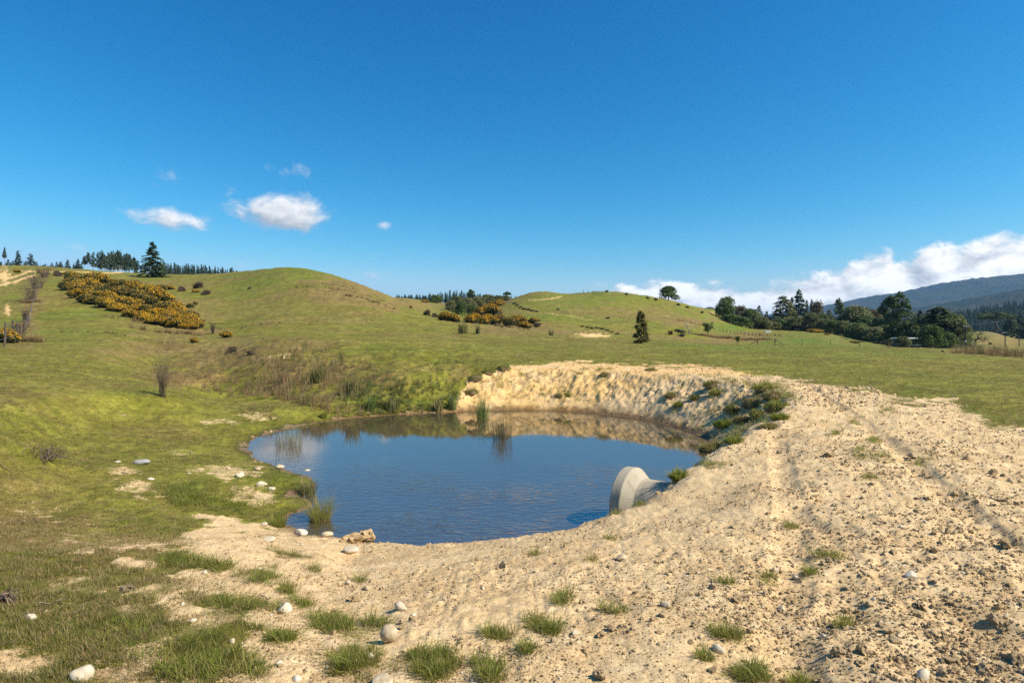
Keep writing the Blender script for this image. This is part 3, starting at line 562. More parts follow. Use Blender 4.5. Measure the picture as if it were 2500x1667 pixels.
def cards_aniso(P, N, size, rg):                     # crowns are scaled (r, r, h) later: keep cards flat in z
    n = len(P); a = np.arctan2(P[:, 1], P[:, 0])+rg.normal(0, .5, n); s = size*rg.uniform(.6, 1.4, n)
    T = np.stack([np.cos(a), np.sin(a), rg.normal(-.06, .10, n)], -1)*s[:, None]; B = np.stack([-np.sin(a), np.cos(a), rg.normal(0, .12, n)], -1)*(s*.42)[:, None]
    V = np.stack([P-T*.7, P+B, P+T, P-B], 1).reshape(-1, 3); return V, np.arange(n*4).reshape(n, 4)
def lobe_crown(name, mat, lobes, per, size, seed, squash=1.1, skin=.75):
    """Crown of leaf clumps: lobes = (x, y, z, r); leaves sit in each lobe's outer shell."""
    rg = np.random.default_rng(seed); P, N, T = [], [], []
    for x, y, z, r in lobes:
        n = int(per*(r/.2)**1.6)+12; d = unit(rg.normal(0, 1, (n, 3))); d[:, 2] = np.where(d[:, 2] < 0, d[:, 2]*.7, d[:, 2])
        sub = 1+.28*fbm(d[:, 0]*2.3+x*9+z*3, d[:, 1]*2.3+d[:, 2]*2.3+y*9, seed, 2)
        rr = r*sub*rg.uniform(skin, 1.05, n)
        P.append(np.array([x, y, z])+d*rr[:, None]*[1, 1, squash]); N.append(d); T.append(np.clip(rg.normal(.45, .2, n)+rg.normal(0, .1), 0, 1))
    P, N, T = np.concatenate(P), np.concatenate(N), np.concatenate(T)
    V, Q = cards(P, N, size, 1.2, .7, rg=rg); return mesh_np(name, V, Q, mat=mat, tint=T)
def round_lobes(seed, n=26, w=.34, base=.22, top=1.0, r=(.10, .17), flat=1.0):
    rg = np.random.default_rng(seed); L = []
    for i in range(n):
        a = rg.uniform(0, 2*pi); t = rg.random()**.8; z = base+(top-base)*t
        rad = w*math.sin(min(1, (.12+.88*(1-t)**.75))*pi/2)*math.sqrt(rg.uniform(.25, 1)); rr = rg.uniform(*r)
        L.append((rad*math.cos(a), rad*math.sin(a), min(z, top-rr*.7), rr))
    L.append((0, 0, top-r[1]*.8, r[1])); return L
def pine_lobes(seed, n=34, w=.30, base=.12, lean=.0, twin=False):
    rg = np.random.default_rng(seed); L = []
    for i in range(n):
        t = (i+rg.random())/n; z = base+(.97-base)*t; rad = w*(1-t**1.6)*rg.uniform(.25, 1.1)+.02; a = rg.uniform(0, 2*pi); r = rg.uniform(.055, .10)*(1.1-.45*t)
        ox = lean*t
        if twin: ox += (.10 if i % 3 else -.09)*(t > .45); z = min(z, .97 if not (twin and i % 3) else .86)
        L.append((ox+rad*math.cos(a), rad*math.sin(a), z, r))
    return L
# unit crowns are built with height 1; widths are set by scale
CROWN = {}; TRUNK = {}
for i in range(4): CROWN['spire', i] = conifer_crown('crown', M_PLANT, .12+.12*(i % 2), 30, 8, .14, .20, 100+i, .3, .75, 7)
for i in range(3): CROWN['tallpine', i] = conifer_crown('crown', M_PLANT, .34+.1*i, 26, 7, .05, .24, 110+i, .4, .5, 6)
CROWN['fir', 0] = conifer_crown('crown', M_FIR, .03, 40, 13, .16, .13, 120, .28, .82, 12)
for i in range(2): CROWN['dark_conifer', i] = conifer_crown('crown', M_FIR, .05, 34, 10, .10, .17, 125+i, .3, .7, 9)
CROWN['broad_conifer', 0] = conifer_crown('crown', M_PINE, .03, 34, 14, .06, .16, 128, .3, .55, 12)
CROWN['pale_conifer', 0] = conifer_crown('crown', M_OLIVE, .03, 36, 12, .04, .14, 129, .22, .55, 11)
for i in range(4): CROWN['round', i] = lobe_crown('crown', M_LEAF, round_lobes(130+i, 40, .40, .06, 1.0, (.13, .21)), 190, .030, 130+i, 1.15)
for i in range(3): CROWN['olive', i] = lobe_crown('crown', M_OLIVE, round_lobes(140+i, 44, .40, .06, 1.0, (.11, .18)), 210, .028, 140+i, 1.15)
for i in range(2): CROWN['brown', i] = lobe_crown('crown', M_BROWNL, round_lobes(150+i, 44, .38, .06, 1.0, (.10, .17)), 170, .024, 150+i, skin=.5)
for i in range(2): CROWN['pine', i] = lobe_crown('crown', M_PINE, pine_lobes(160+i, 54, .27), 420, .022, 160+i)
CROWN['twin_pine', 0] = lobe_crown('crown', M_PINE, pine_lobes(170, 84, .27, .04, 0, True), 480, .020, 170)
CROWN['airy_pine', 0] = lobe_crown('crown', M_PINE, pine_lobes(171, 48, .24, .05), 300, .020, 171)
CROWN['umbrella', 0] = lobe_crown('crown', M_PINE, [(x, y, .72+.2*(1-(x*x+y*y)/.3)+.05*R.normal(), .12) for x, y in R.uniform(-.45, .45, (40, 2)) if x*x+y*y < .22], 300, .028, 172, .5)
CROWN['slim', 0] = lobe_crown('crown', M_SLIM, [((.03+.10*(1-t)**.8)*math.cos(a), (.03+.10*(1-t)**.8)*math.sin(a), .05+.88*t, .06*(1.25-.55*t)*w) for t, a, w in zip(np.linspace(0, 1, 90), R.uniform(0, 6.28, 90), R.uniform(.7, 1.2, 90))], 520, .015, 173, 1.0, .4)
CROWN['sapling', 0] = lobe_crown('crown', M_LEAF, [(x*.2, y*.16, .42+.46*t, .10) for x, y, t in zip(R.normal(0, .55, 26), R.normal(0, .6, 26), R.random(26))], 260, .026, 174)
for k in CROWN:
    if k[0] in ('round', 'olive', 'brown', 'sapling'):
        TRUNK[k] = trunk_mesh('trunk', .75, .028, 0, None, 7, 1, [(a, .18+.08*j, .2, .22, .014) for j, a in enumerate((.3, 2.3, 4.2, 5.4, 1.3))])
    elif k[0] == 'tallpine': TRUNK[k] = trunk_mesh('trunk', .97, .011, 0, M_BARKP)
    else: TRUNK[k] = trunk_mesh('trunk', .95, .016 if k[0] in ('spire',) else .022)
# conifer crowns have unit radius: bring them to radius 1 in width units of half the tree's width
def bare_tree_mesh(name, seed, mat, depth=5, spread=.55, l0=.30, r0=.03, upb=.25, stems=1):
    rg = np.random.default_rng(seed); L = []
    def grow(p, d, l, r, k):
        t = np.linspace(0, 1, 4)[:, None]; b = rg.normal(0, .12, 3); q = p+d*l*t+b*l*t*t*.5
        L.append(tube(q, np.linspace(r, r*.62, 4), 5 if k > 2 else 3))
        if k == 0: return
        for j in range(rg.integers(2, 4)):
            nd = unit(d+rg.normal(0, spread, 3)+[0, 0, upb]); grow(q[-1] if j < 2 else q[2], nd, l*rg.uniform(.6, .85), r*.6, k-1)
    for s in range(stems):
        a = 2*pi*s/max(stems, 1)+rg.random(); o = np.array([math.cos(a), math.sin(a), 0])*(.04 if stems > 1 else 0)
        grow(o-np.array([0, 0, .03]), unit(np.array([o[0]*9, o[1]*9, 1.0])), l0*rg.uniform(.8, 1.1), r0, depth)
    V, Q = join(L); V[:, 2] *= 1/max(V[:, 2].max(), .01); return mesh_np(name, V, Q, mat=mat, tint=R.random(len(Q)))
def blades(n, h, spread, lean, width, seed, curve=.5, hvar=.35):
    """A tuft: n tapered blades (each a quad and a tip triangle), unit upright."""
    rg = np.random.default_rng(seed); a = rg.uniform(0, 2*pi, n); r = spread*np.sqrt(rg.random(n)); b = np.stack([r*np.cos(a), r*np.sin(a), np.full(n, -.02*h)], -1)
    d = np.stack([np.cos(a), np.sin(a)], -1)+rg.normal(0, .6, (n, 2)); ln = lean*np.abs(rg.normal(.6, .4, n)); H = h*np.clip(1+rg.normal(0, hvar, n), .3, 1.6)
    d = d/np.linalg.norm(d, axis=1, keepdims=True); w = np.stack([-d[:, 1], d[:, 0], np.zeros(n)], -1)*(width*rg.uniform(.7, 1.3, n)/2)[:, None]
    def pt(t): return b+np.concatenate([d*(ln*H*(t*(1-curve)+curve*t*t))[:, None], (H*t*(1-.25*ln*t))[:, None]], -1)
    p1, p2 = pt(.55), pt(1.0)
    V = np.stack([b-w, b+w, p1+w*.75, p1-w*.75, p2], 1).reshape(-1, 3); k = np.arange(n)[:, None]*5
    return V, k+np.array([[0, 1, 2, 3]]), k+np.array([[3, 2, 4]]), np.tile(rg.beta(2, 2, n), 2)
def tuft(name, mat, *a, **k):
    V, q, t, ti = blades(*a, **k); return mesh_np(name, V, q, t, mat=mat, tint=ti)

# ------------------------------------------------------------------ scattering of uncountable small stuff with geometry nodes
def variants(name, meshes):
    col = bpy.data.collections.new(name)
    for i, me in enumerate(meshes):
        o = bpy.data.objects.new('%s_%02d' % (name, i), me); col.objects.link(o)
    return col
def scatter(name, P, rot, scl, idx, col, label=None, cat=None, parent=None):
    me = bpy.data.meshes.new(name); me.vertices.add(len(P)); me.vertices.foreach_set('co', np.ascontiguousarray(P, np.float32).ravel())
    for nm, typ, key, v in (('rot', 'FLOAT_VECTOR', 'vector', rot), ('scl', 'FLOAT_VECTOR', 'vector', scl), ('idx', 'INT', 'value', idx)):
        a = me.attributes.new(nm, typ, 'POINT'); a.data.foreach_set(key, np.ascontiguousarray(v, np.int32 if typ == 'INT' else np.float32).ravel())
    g = bpy.data.node_groups.new(name+'_scatter', 'GeometryNodeTree')
    g.interface.new_socket('Geometry', in_out='INPUT', socket_type='NodeSocketGeometry'); g.interface.new_socket('Geometry', in_out='OUTPUT', socket_type='NodeSocketGeometry')
    n = g.nodes; gi, go = n.new('NodeGroupInput'), n.new('NodeGroupOutput'); ip = n.new('GeometryNodeInstanceOnPoints'); ci = n.new('GeometryNodeCollectionInfo')
    ci.inputs['Collection'].default_value = col; ci.inputs['Separate Children'].default_value = True; ci.inputs['Reset Children'].default_value = True
    def na(nm, t): a = n.new('GeometryNodeInputNamedAttribute'); a.data_type = t; a.inputs['Name'].default_value = nm; return a.outputs[0]
    L = g.links.new; L(gi.outputs[0], ip.inputs['Points']); L(ci.outputs[0], ip.inputs['Instance']); ip.inputs['Pick Instance'].default_value = True
    L(na('idx', 'INT'), ip.inputs['Instance Index']); L(na('rot', 'FLOAT_VECTOR'), ip.inputs['Rotation']); L(na('scl', 'FLOAT_VECTOR'), ip.inputs['Scale']); L(ip.outputs[0], go.inputs[0])
    o = link(name, me, parent); o['kind'] = 'stuff'
    if label: o['label'] = label; o['category'] = cat
    md = o.modifiers.new('scatter', 'NODES'); md.node_group = g; return o
def rand_rot(n, tilt=.15): return np.stack([R.normal(0, tilt, n), R.normal(0, tilt, n), R.uniform(0, 2*pi, n)], -1)
def in_ellipse(px, py, rx, ry, n, at0=None):
    """Ground points under an ellipse of the photo."""
    x0, d0, z0 = at0 or at(px, py); a = R.uniform(0, 2*pi, n); r = np.sqrt(R.random(n))*(1+.25*np.sin(3*a+px)); X = px+rx*r*np.cos(a); Y = np.maximum(py+ry*r*np.sin(a), HY+6)
    D = F*(HC-z0)/(Y-HY) if py > HY+25 else np.full(n, d0)
    D = np.clip(D, d0*.6, d0*1.7); return (X-CX)/F*D, D
# ------------------------------------------------------------------ concrete pipe in the near bank
M_CONC = matte('concrete', [(.29, .245, .17), (.40, .345, .25), (.46, .41, .305)], .9, False, 0, (3, .9), bump=.12, bscale=45)
def weather(m):
    t = NT.__new__(NT); t.t = m.node_tree; p = next(n for n in t.t.nodes if n.type == 'BSDF_PRINCIPLED'); src = p.inputs['Base Color'].links[0].from_socket
    P = t.n('ShaderNodeNewGeometry').outputs['Position']; s = t.n('ShaderNodeSeparateXYZ'); t.l(P, s.inputs[0]); mp = t.n('ShaderNodeMapping'); t.l(P, mp.inputs[0]); mp.inputs['Scale'].default_value = (9, 9, 1.2)
    st = t.ramp(t.noise(mp.outputs[0], 1.0, 4, .6), .5, .75, 0, .45); tide = t.ramp(t.m('ADD', s.outputs[2], t.m('MULTIPLY', t.noise(P, 5, 3, .6), .16)), .16, .34, .75, 0)
    c = t.mix(st, src, (.17, .135, .085)); c = t.mix(tide, c, (.10, .095, .055)); t.l(c, p.inputs['Base Color'])
weather(M_CONC)
def lathe(name, prof, mat, k=48):
    p = np.array(prof, float); th = np.arange(k)/k*2*pi
    V = np.stack([np.broadcast_to(p[:, :1], (len(p), k)), p[:, 1:]*np.cos(th), p[:, 1:]*np.sin(th)], -1).reshape(-1, 3)
    i = np.arange(len(p)-1)[:, None]*k; j = np.arange(k)[None]; j2 = (j+1) % k
    me = mesh_np(name, V, np.stack([i+j, i+j2, i+k+j2, i+k+j], -1).reshape(-1, 4), mat=mat, smooth=True)
    me.set_sharp_from_angle(angle=radians(14)); return me
def build_pipe():
    e = link('concrete_pipe', None, None, (1.69, 9.18, .27)); e.rotation_euler = (0, 0, math.atan2(-.60, .80))
    tag(e, 'grey concrete drain pipe with flared bell end lying in the near bank of the pond', 'pipe')
    bell = [(.04, .40), (0.0, .415), (-.005, .50), (.01, .515), (.15, .52), (.162, .515), (.31, .385), (.35, .38), (.35, .31), (.2, .33), (.04, .40)]
    link('bell', lathe('bell', bell, M_CONC), e)
    link('barrel', lathe('barrel', [(.31, .30), (.346, .376), (.9, .374), (2.2, .374), (2.2, .30), (.40, .30)], M_CONC), e)
build_pipe()

# ------------------------------------------------------------------ stones
M_STONE = matte('pale_stone', [(.34, .24, .13), (.50, .40, .26), (.58, .50, .37), (.62, .55, .43)], .9, False, .7, (2.0, 1.5), bump=.25, bscale=9)
M_GREY = matte('grey_stone', [(.26, .25, .23), (.36, .35, .32)], .8, False, .5, (9, .7), bump=.3, bscale=30)
M_CLOD = matte('earth_clod', [(.50, .348, .178), (.59, .42, .222), (.66, .49, .275)], .95, False, .9, (6, .8), bump=.8, bscale=30)
def rock(name, mat, seed, sub=3, amp=.22, fr=1.3, flat=1.0, facet=0):
    import bmesh
    bm = bmesh.new(); bmesh.ops.create_icosphere(bm, subdivisions=sub, radius=1); rg = np.random.default_rng(seed); o = rg.uniform(0, 50, 3)
    V = np.array([v.co[:] for v in bm.verts]); r = 1+amp*(fbm(V[:, 0]*fr+o[0]+V[:, 2]*.7, V[:, 1]*fr+o[1]-V[:, 2]*.9, seed, 3)*1.6)
    V = V*r[:, None]
    for _ in range(facet):
        n = unit(rg.normal(0, 1, 3)); d = rg.uniform(.55, .85); k = V@n; V = V-np.outer(np.maximum(k-d, 0)*.85, n)
    Q = np.array([[v.index for v in f.verts] for f in bm.faces]); bm.free()
    return mesh_np(name, V*[1, 1, flat], tris=Q, mat=mat, smooth=(facet < 6 and mat.name != 'earth_clod'))
ROCKS = [rock('stone', M_STONE, 200+i, 3, .2, 1.3, facet=(0, 4, 3, 5)[i]) for i in range(4)]+[rock('stone', M_STONE, 210+i, 3, .2, 1.4, facet=5) for i in range(3)]
ROCKG = rock('stone', M_GREY, 220, 3, .15); CLODS = [rock('clod', M_CLOD, 230+i, 3, .6, 2.8, facet=2) for i in range(4)]
def stone(px, py, wpx, hpx, me, label, group=None, rz=None, tilt=0, name='stone', cat='stone', sink=.42):
    """py is where the stone meets the ground in front."""
    x, d, z = at(px, py); q = .78 if name == 'earth_clod' and py > 1400 else 1.0; w = q*wpx*d/F/2; h = q*hpx*d/F/2*1.05
    o = link(name, me, None, (x, d+w*.5, z+h*(1-sink)), (random.uniform(-.15, .15), tilt, random.uniform(0, 6.28) if rz is None else rz), (w, w*random.uniform(.75, .95), h))
    return tag(o, label, cat, group)
stone(945, 1574, 42, 43, ROCKS[0], 'large round pale cobble standing proud of the bare soil in the foreground', rz=0, sink=.12)
stone(193, 1667, 50, 42, ROCKS[1], 'big oblong cream stone at the bottom left corner of the foreground', rz=.5, tilt=-.35)
stone(692, 1494, 36, 26, ROCKS[4], 'flat white stone beside the grass patch left of the round cobble', rz=.2)
stone(977, 1495, 32, 20, ROCKS[5], 'half buried wedge shaped pale stone behind the round cobble', rz=-.4, tilt=.45)
stone(856, 1351, 40, 20, ROCKS[2], 'long pale stone lying just in front of the near shoreline', rz=-.15)
stone(732, 1309, 32, 16, ROCKS[3], 'white stone at the left end of the near shoreline', rz=0)
stone(786, 1303, 22, 10, ROCKS[1], 'small tan stone half in the water at the near shore', rz=0)
stone(796, 1313, 28, 15, ROCKS[5], 'angular white stone right beside the near shoreline water', rz=.3)
stone(656, 1322, 30, 9, ROCKS[2], 'flat cream slab bedded in soil left of the near shore', rz=0)
stone(2230, 1411, 32, 17, ROCKS[6], 'angular cream stone on the bare soil at far right', rz=.2)
stone(1757, 1593, 30, 24, ROCKS[5], 'wedge shaped cream stone below a grass tuft, right foreground', rz=-.5, tilt=.4)
stone(1911, 1473, 20, 15, ROCKS[4], 'small grey cream pointed stone on bare soil right of centre', rz=.4)
stone(1895, 1384, 17, 14, ROCKS[3], 'left one of two small pale stones on the right hand soil', rz=.9)
stone(1945, 1394, 14, 11, ROCKS[2], 'right one of two small pale stones on the right hand soil', rz=.9)
stone(2205, 1290, 16, 8, ROCKS[5], 'flat little pale chip of stone high on the right hand soil')
stone(340, 1134, 36, 13, ROCKG, 'smooth grey boulder half buried in the left meadow', rz=.1)
stone(286, 1132, 14, 6, ROCKS[2], 'small pale stone left of the grey meadow boulder')
stone(302, 1156, 14, 6, ROCKS[1], 'small pale stone below the grey meadow boulder')
stone(365, 1172, 18, 7, ROCKS[4], 'flat pale stone right of the bare patch in the left meadow')
stone(557, 1147, 13, 9, ROCKS[0], 'small round white stone on the gravel spit edge')
stone(582, 1166, 24, 13, ROCKS[3], 'pale rounded stone lying on the gravel spit')
stone(625, 1149, 20, 8, ROCKS[1], 'cream stone near the back edge of the gravel spit')
stone(680, 1145, 24, 11, ROCKS[2], 'white stone at the water edge of the gravel spit')
stone(736, 1149, 17, 8, ROCKS[5], 'tan stone next to the white one at the spit tip')
stone(748, 1157, 22, 13, ROCKS[0], 'bright white cobble at the very tip of the spit')
stone(779, 1161, 12, 5, ROCKS[3], 'small brown stone just breaking the water off the spit')
stone(635, 1189, 26, 15, ROCKS[6], 'grey cream boulder in the grass of the spit')
stone(662, 1197, 17, 9, ROCKS[1], 'small pale stone right of the boulder on the spit')
stone(460, 1157, 10, 6, ROCKS[5], 'tiny pale stone between bare patches left of the spit')
stone(644, 1285, 16, 10, ROCKS[2], 'small tan stone in the soil left of the inlet')
stone(735, 1330, 10, 6, ROCKS[1], 'little cream pebble above the dark churned soil')
stone(70, 1513, 25, 16, ROCKS[3], 'pinkish flat stone in the grass at far left foreground', rz=.3)
stone(110, 1494, 11, 9, ROCKS[4], 'small pale stone above the pinkish one, left foreground')
stone(470, 1520, 16, 11, ROCKS[5], 'small pale stone among foreground grass left of centre')
stone(564, 1570, 18, 14, ROCKS[4], 'pale lump of stone on the bare soil beside foreground grass')
stone(848, 1430, 15, 12, ROCKS[2], 'grey rounded pebble in soil above the round cobble')
stone(893, 1444, 16, 13, ROCKS[5], 'broken pale pebble right of the grey rounded one')
stone(903, 1607, 24, 16, ROCKS[4], 'angular cream stone beside the grass tuft below the round cobble', rz=.7)
stone(1085, 1475, 12, 12, ROCKS[1], 'small upright pebble next to a tiny green weed')
stone(634, 1391, 12, 8, ROCKS[3], 'bright white pebble on bare soil below the near shore')
stone(680, 1630, 17, 12, ROCKS[6], 'cream stone at the bottom left of centre')
stone(722, 1662, 22, 15, ROCKS[5], 'pale stone at the lower edge left of centre')
stone(932, 1680, 56, 26, ROCKS[2], 'broad cream stone cut by the bottom edge of the view', rz=.1)
stone(1098, 1393, 8, 8, ROCKS[0], 'tiny white pebble on bare soil right of centre')
stone(1010, 1505, 13, 8, ROCKS[1], 'tiny pinkish pebble right of the wedge shaped stone')
stone(1710, 1567, 9, 8, ROCKS[0], 'tiny white pebble near the wedge shaped cream stone')
stone(1625, 1487, 26, 14, ROCKS[3], 'low cream stone on the central right soil')
stone(1520, 1372, 28, 14, ROCKS[6], 'pale broken stone on soil below the concrete pipe')
stone(1405, 1556, 22, 12, ROCKS[3], 'dusty stone on the soil right of the bright grass tuft')
stone(1690, 1322, 14, 10, ROCKS[4], 'small dusty stone high on the right of centre soil')
stone(862, 1326, 44, 24, CLODS[0], 'brown lump of earth at the near water edge', None, 0, 0, 'earth_clod', 'clod')
stone(897, 1325, 34, 30, CLODS[1], 'tall crumbly tan clod beside the brown lump at the water edge', None, .4, 0, 'earth_clod', 'clod', .15)
for px, py, w, h, lb in [(2250, 1478, 30, 22, 'tan clod of earth below the angular cream stone at right'), (2045, 1606, 40, 30, 'large crumbled clod at the bottom right of centre'),
        (2210, 1612, 34, 24, 'broken clod with a dark shadow at bottom right'), (2310, 1556, 24, 24, 'upright grey clod in the lower right soil'), (1490, 1545, 24, 20, 'dark crumbly clod right of the bright grass tuft'),
        (1800, 1465, 34, 18, 'flat cracked clod in the right hand soil'), (1420, 1478, 16, 13, 'small clod by the middle grass tuft'), (860, 1470, 26, 18, 'dark brown clod left of the wedge shaped stone'),
        (2490, 1625, 44, 30, 'big clod at the right edge of the foreground'), (2460, 1330, 30, 18, 'dark clod high at the right edge'), (2440, 1515, 40, 26, 'lumpy clod near the right edge'), (1468, 1660, 36, 28, 'lumpy clod at the bottom edge below centre'),
        (2240, 1115, 28, 12, 'brown clod in front of the little weeds on the far right soil'), (1715, 1105, 18, 16, 'clod on the pond rim at the right'), (2030, 1115, 30, 13, 'low clod in the middle of the far right track')]:
    stone(px, py, w, h, CLODS[(px+py) % 4], lb, None, None, 0, 'earth_clod', 'clod', .35)

# ------------------------------------------------------------------ uncountable stuff: clods, short grass, dry grass
def scatter_soil():
    cl = variants('clod_piece', [rock('clod_piece', M_CLOD, 240+i, 2, .75, 2.8, facet=7) for i in range(5)]+[rock('clod_piece', M_STONE, 250+i, 1, .25, 1.5) for i in range(2)])
    n = 330000; D = np.exp(R.uniform(math.log(2.0), math.log(27), n)); X = (R.uniform(-500, 3000, n)-CX)/F*D
    z, M, px, py, s = ground(X, D, True)
    clus = fbm(X*1.3, D*1.3, 81, 3)
    k = (M[:, 0]*(.50+1.0*clus+.08*sstep(px, 1400, 2200)+.3*(D > 15)*sstep(px, 1250, 1600)) > R.random(n)) & (s > .04)
    X, D, z, px, cl2 = X[k], D[k], z[k], px[k], clus[k]; n = len(X)
    sz = np.clip(np.where(D > 13, 1.55, 1)*(.0026*np.exp(R.normal(0, .62, n))*(1+.5*sstep(px, 1300, 2200))*(.85+D*.045)), .0025, .06)
    S = sz[:, None]*R.uniform(.65, 1.3, (n, 3)); idx = np.where(R.random(n) < .04, R.integers(5, 7, n), R.integers(0, 5, n))
    scatter('soil_clods', np.stack([X, D, z+sz*.25], -1), R.uniform(0, 6.28, (n, 3)), S, idx, cl, 'crumbled tan clods and grit strewn over the bare earth', 'soil clods'); print('clods', n)
scatter_soil()
def scatter_grass():
    tv = [tuft('grass_tuft', M_GRASS, 20, .048, .065, 1.2, .0046, 300+i, .5) for i in range(4)]+[tuft('grass_tuft', M_LUSHG, 22, .070, .065, 1.4, .0048, 310+i, .5) for i in range(3)]+[tuft('grass_tuft', M_DRYG, 12, .06, .06, 1.1, .005, 320+i, .5) for i in range(2)]
    col = variants('grass_tuft', tv)
    n = 240000; D = np.exp(R.uniform(math.log(2.0), math.log(170), n)); X = (R.uniform(-500, 3000, n)-CX)/F*D
    z, M, px, py, s = ground(X, D, True); pat = fbm(X*.8, D*.8, 83, 4)
    k = ((1-M[:, 0])*(.75+.7*pat)*np.where(D < 7, .62+.25*np.clip(pat*2, -1, 1), 1) > R.random(n)*.9+.05) & (s > .03)
    X, D, z, M, pat = X[k], D[k], z[k], M[k], pat[k]; n = len(X)
    u = R.random(n); lush = (u < .03+.35*M[:, 3]+.12*np.clip(pat, 0, 1)); dry = (~lush) & (R.random(n) < .28+.4*M[:, 1])
    idx = np.where(lush, R.integers(4, 7, n), np.where(dry, R.integers(7, 9, n), R.integers(0, 4, n)))
    sc = np.where(lush, .42, .58)*R.uniform(.6, 1.25, n)*(1+np.clip(D-6, 0, 150)*.034)
    P, RO, S, I = [np.stack([X, D, z], -1)], [rand_rot(n)], [np.stack([sc, sc, sc*np.clip(1.05-D*.007, .42, 1)], -1)], [idx]
    E = []                                           # x, depth, scale, share of lush tufts
    for px, py, rx, ry in TUFTS:                    # tufts that stand in the bare soil
        m = int(6+rx*ry*.032); c0 = at(px, py)
        for q in R.uniform(.25, .65, 3):
            x, d = in_ellipse(px+R.normal(0, .45)*rx, py+R.normal(0, .4)*ry, rx*q, ry*q, max(2, int(m*q*q*2)), c0); E.append((x, d, R.uniform(.5, 1.1, len(x))*(.75 if py > 1150 else .95), .55))
    for px, py, rx, ry, m, f0 in [(450, 1205, 70, 30, 170, 1.15), (545, 1235, 60, 20, 110, .95), (680, 1170, 45, 22, 100, .9), (690, 1265, 24, 10, 60, 1.1), (600, 1050, 40, 40, 80, .8), (440, 1372, 60, 22, 90, .75), (525, 1385, 40, 14, 60, .75), (590, 1225, 60, 12, 50, .8), (730, 1190, 18, 8, 36, 1.0),
                                  (150, 1540, 120, 60, 40, .65), (350, 1560, 110, 70, 50, .7), (480, 1640, 110, 40, 60, .8), (180, 1450, 140, 40, 40, .55), (330, 1450, 100, 40, 40, .55)]:
        x, d = in_ellipse(px, py, rx, ry, m); E.append((x, d, R.uniform(.6, 1.15, m)*f0, .7))
    for px, py, rx, ry, m, f0 in [(1850, 1000, 70, 40, 150, 1.5), (1880, 965, 50, 20, 90, 1.4), (1790, 1035, 50, 20, 80, 1.3), (1745, 950, 40, 18, 60, 1.3), (1190, 915, 60, 14, 90, 1.5), (1240, 897, 40, 6, 50, 1.4), (1500, 888, 260, 3, 160, 1.2), (1735, 1100, 60, 14, 90, 1.0), (1650, 1163, 26, 8, 50, 1.0)]:
        x, d = in_ellipse(px, py, rx, ry, m); E.append((x, d, R.uniform(.5, 1.2, m)*f0, .4))
    a_ = R.uniform(1.0, 2.2, 420); cx = np.repeat(R.uniform(-1.6, 7.2, 140), 3); cd = np.repeat(R.uniform(0, 3.0, 140), 3)     # little tufts clinging to the clay banks
    bx = cx+R.normal(0, .10, 420); bd = np.where(cx < 4.2, 21.6+cd, 15+cd*2.2)+R.normal(0, .10, 420); E.append((bx, bd, a_, .35))
    x, d, f, lsh = [np.concatenate(k) for k in zip(*[(e[0], e[1], e[2], np.full(len(e[0]), e[3])) for e in E])]
    zz, MM, _, _, ss = ground(x, d, True); keep = ss > .1; x, d, f, lsh, zz = x[keep], d[keep], f[keep], lsh[keep], zz[keep]; m = len(x)
    P.append(np.stack([x, d, zz], -1)); RO.append(rand_rot(m, .25)); S.append(np.repeat(f[:, None], 3, 1)); I.append(np.where(R.random(m) < lsh, R.integers(4, 7, m), R.integers(0, 4, m)))
    P = np.concatenate(P); print('grass', len(P))
    scatter('grass', P, np.concatenate(RO), np.concatenate(S), np.concatenate(I), col, 'short grazed pasture grass and tufts growing over meadow and soil', 'grass')
scatter_grass()
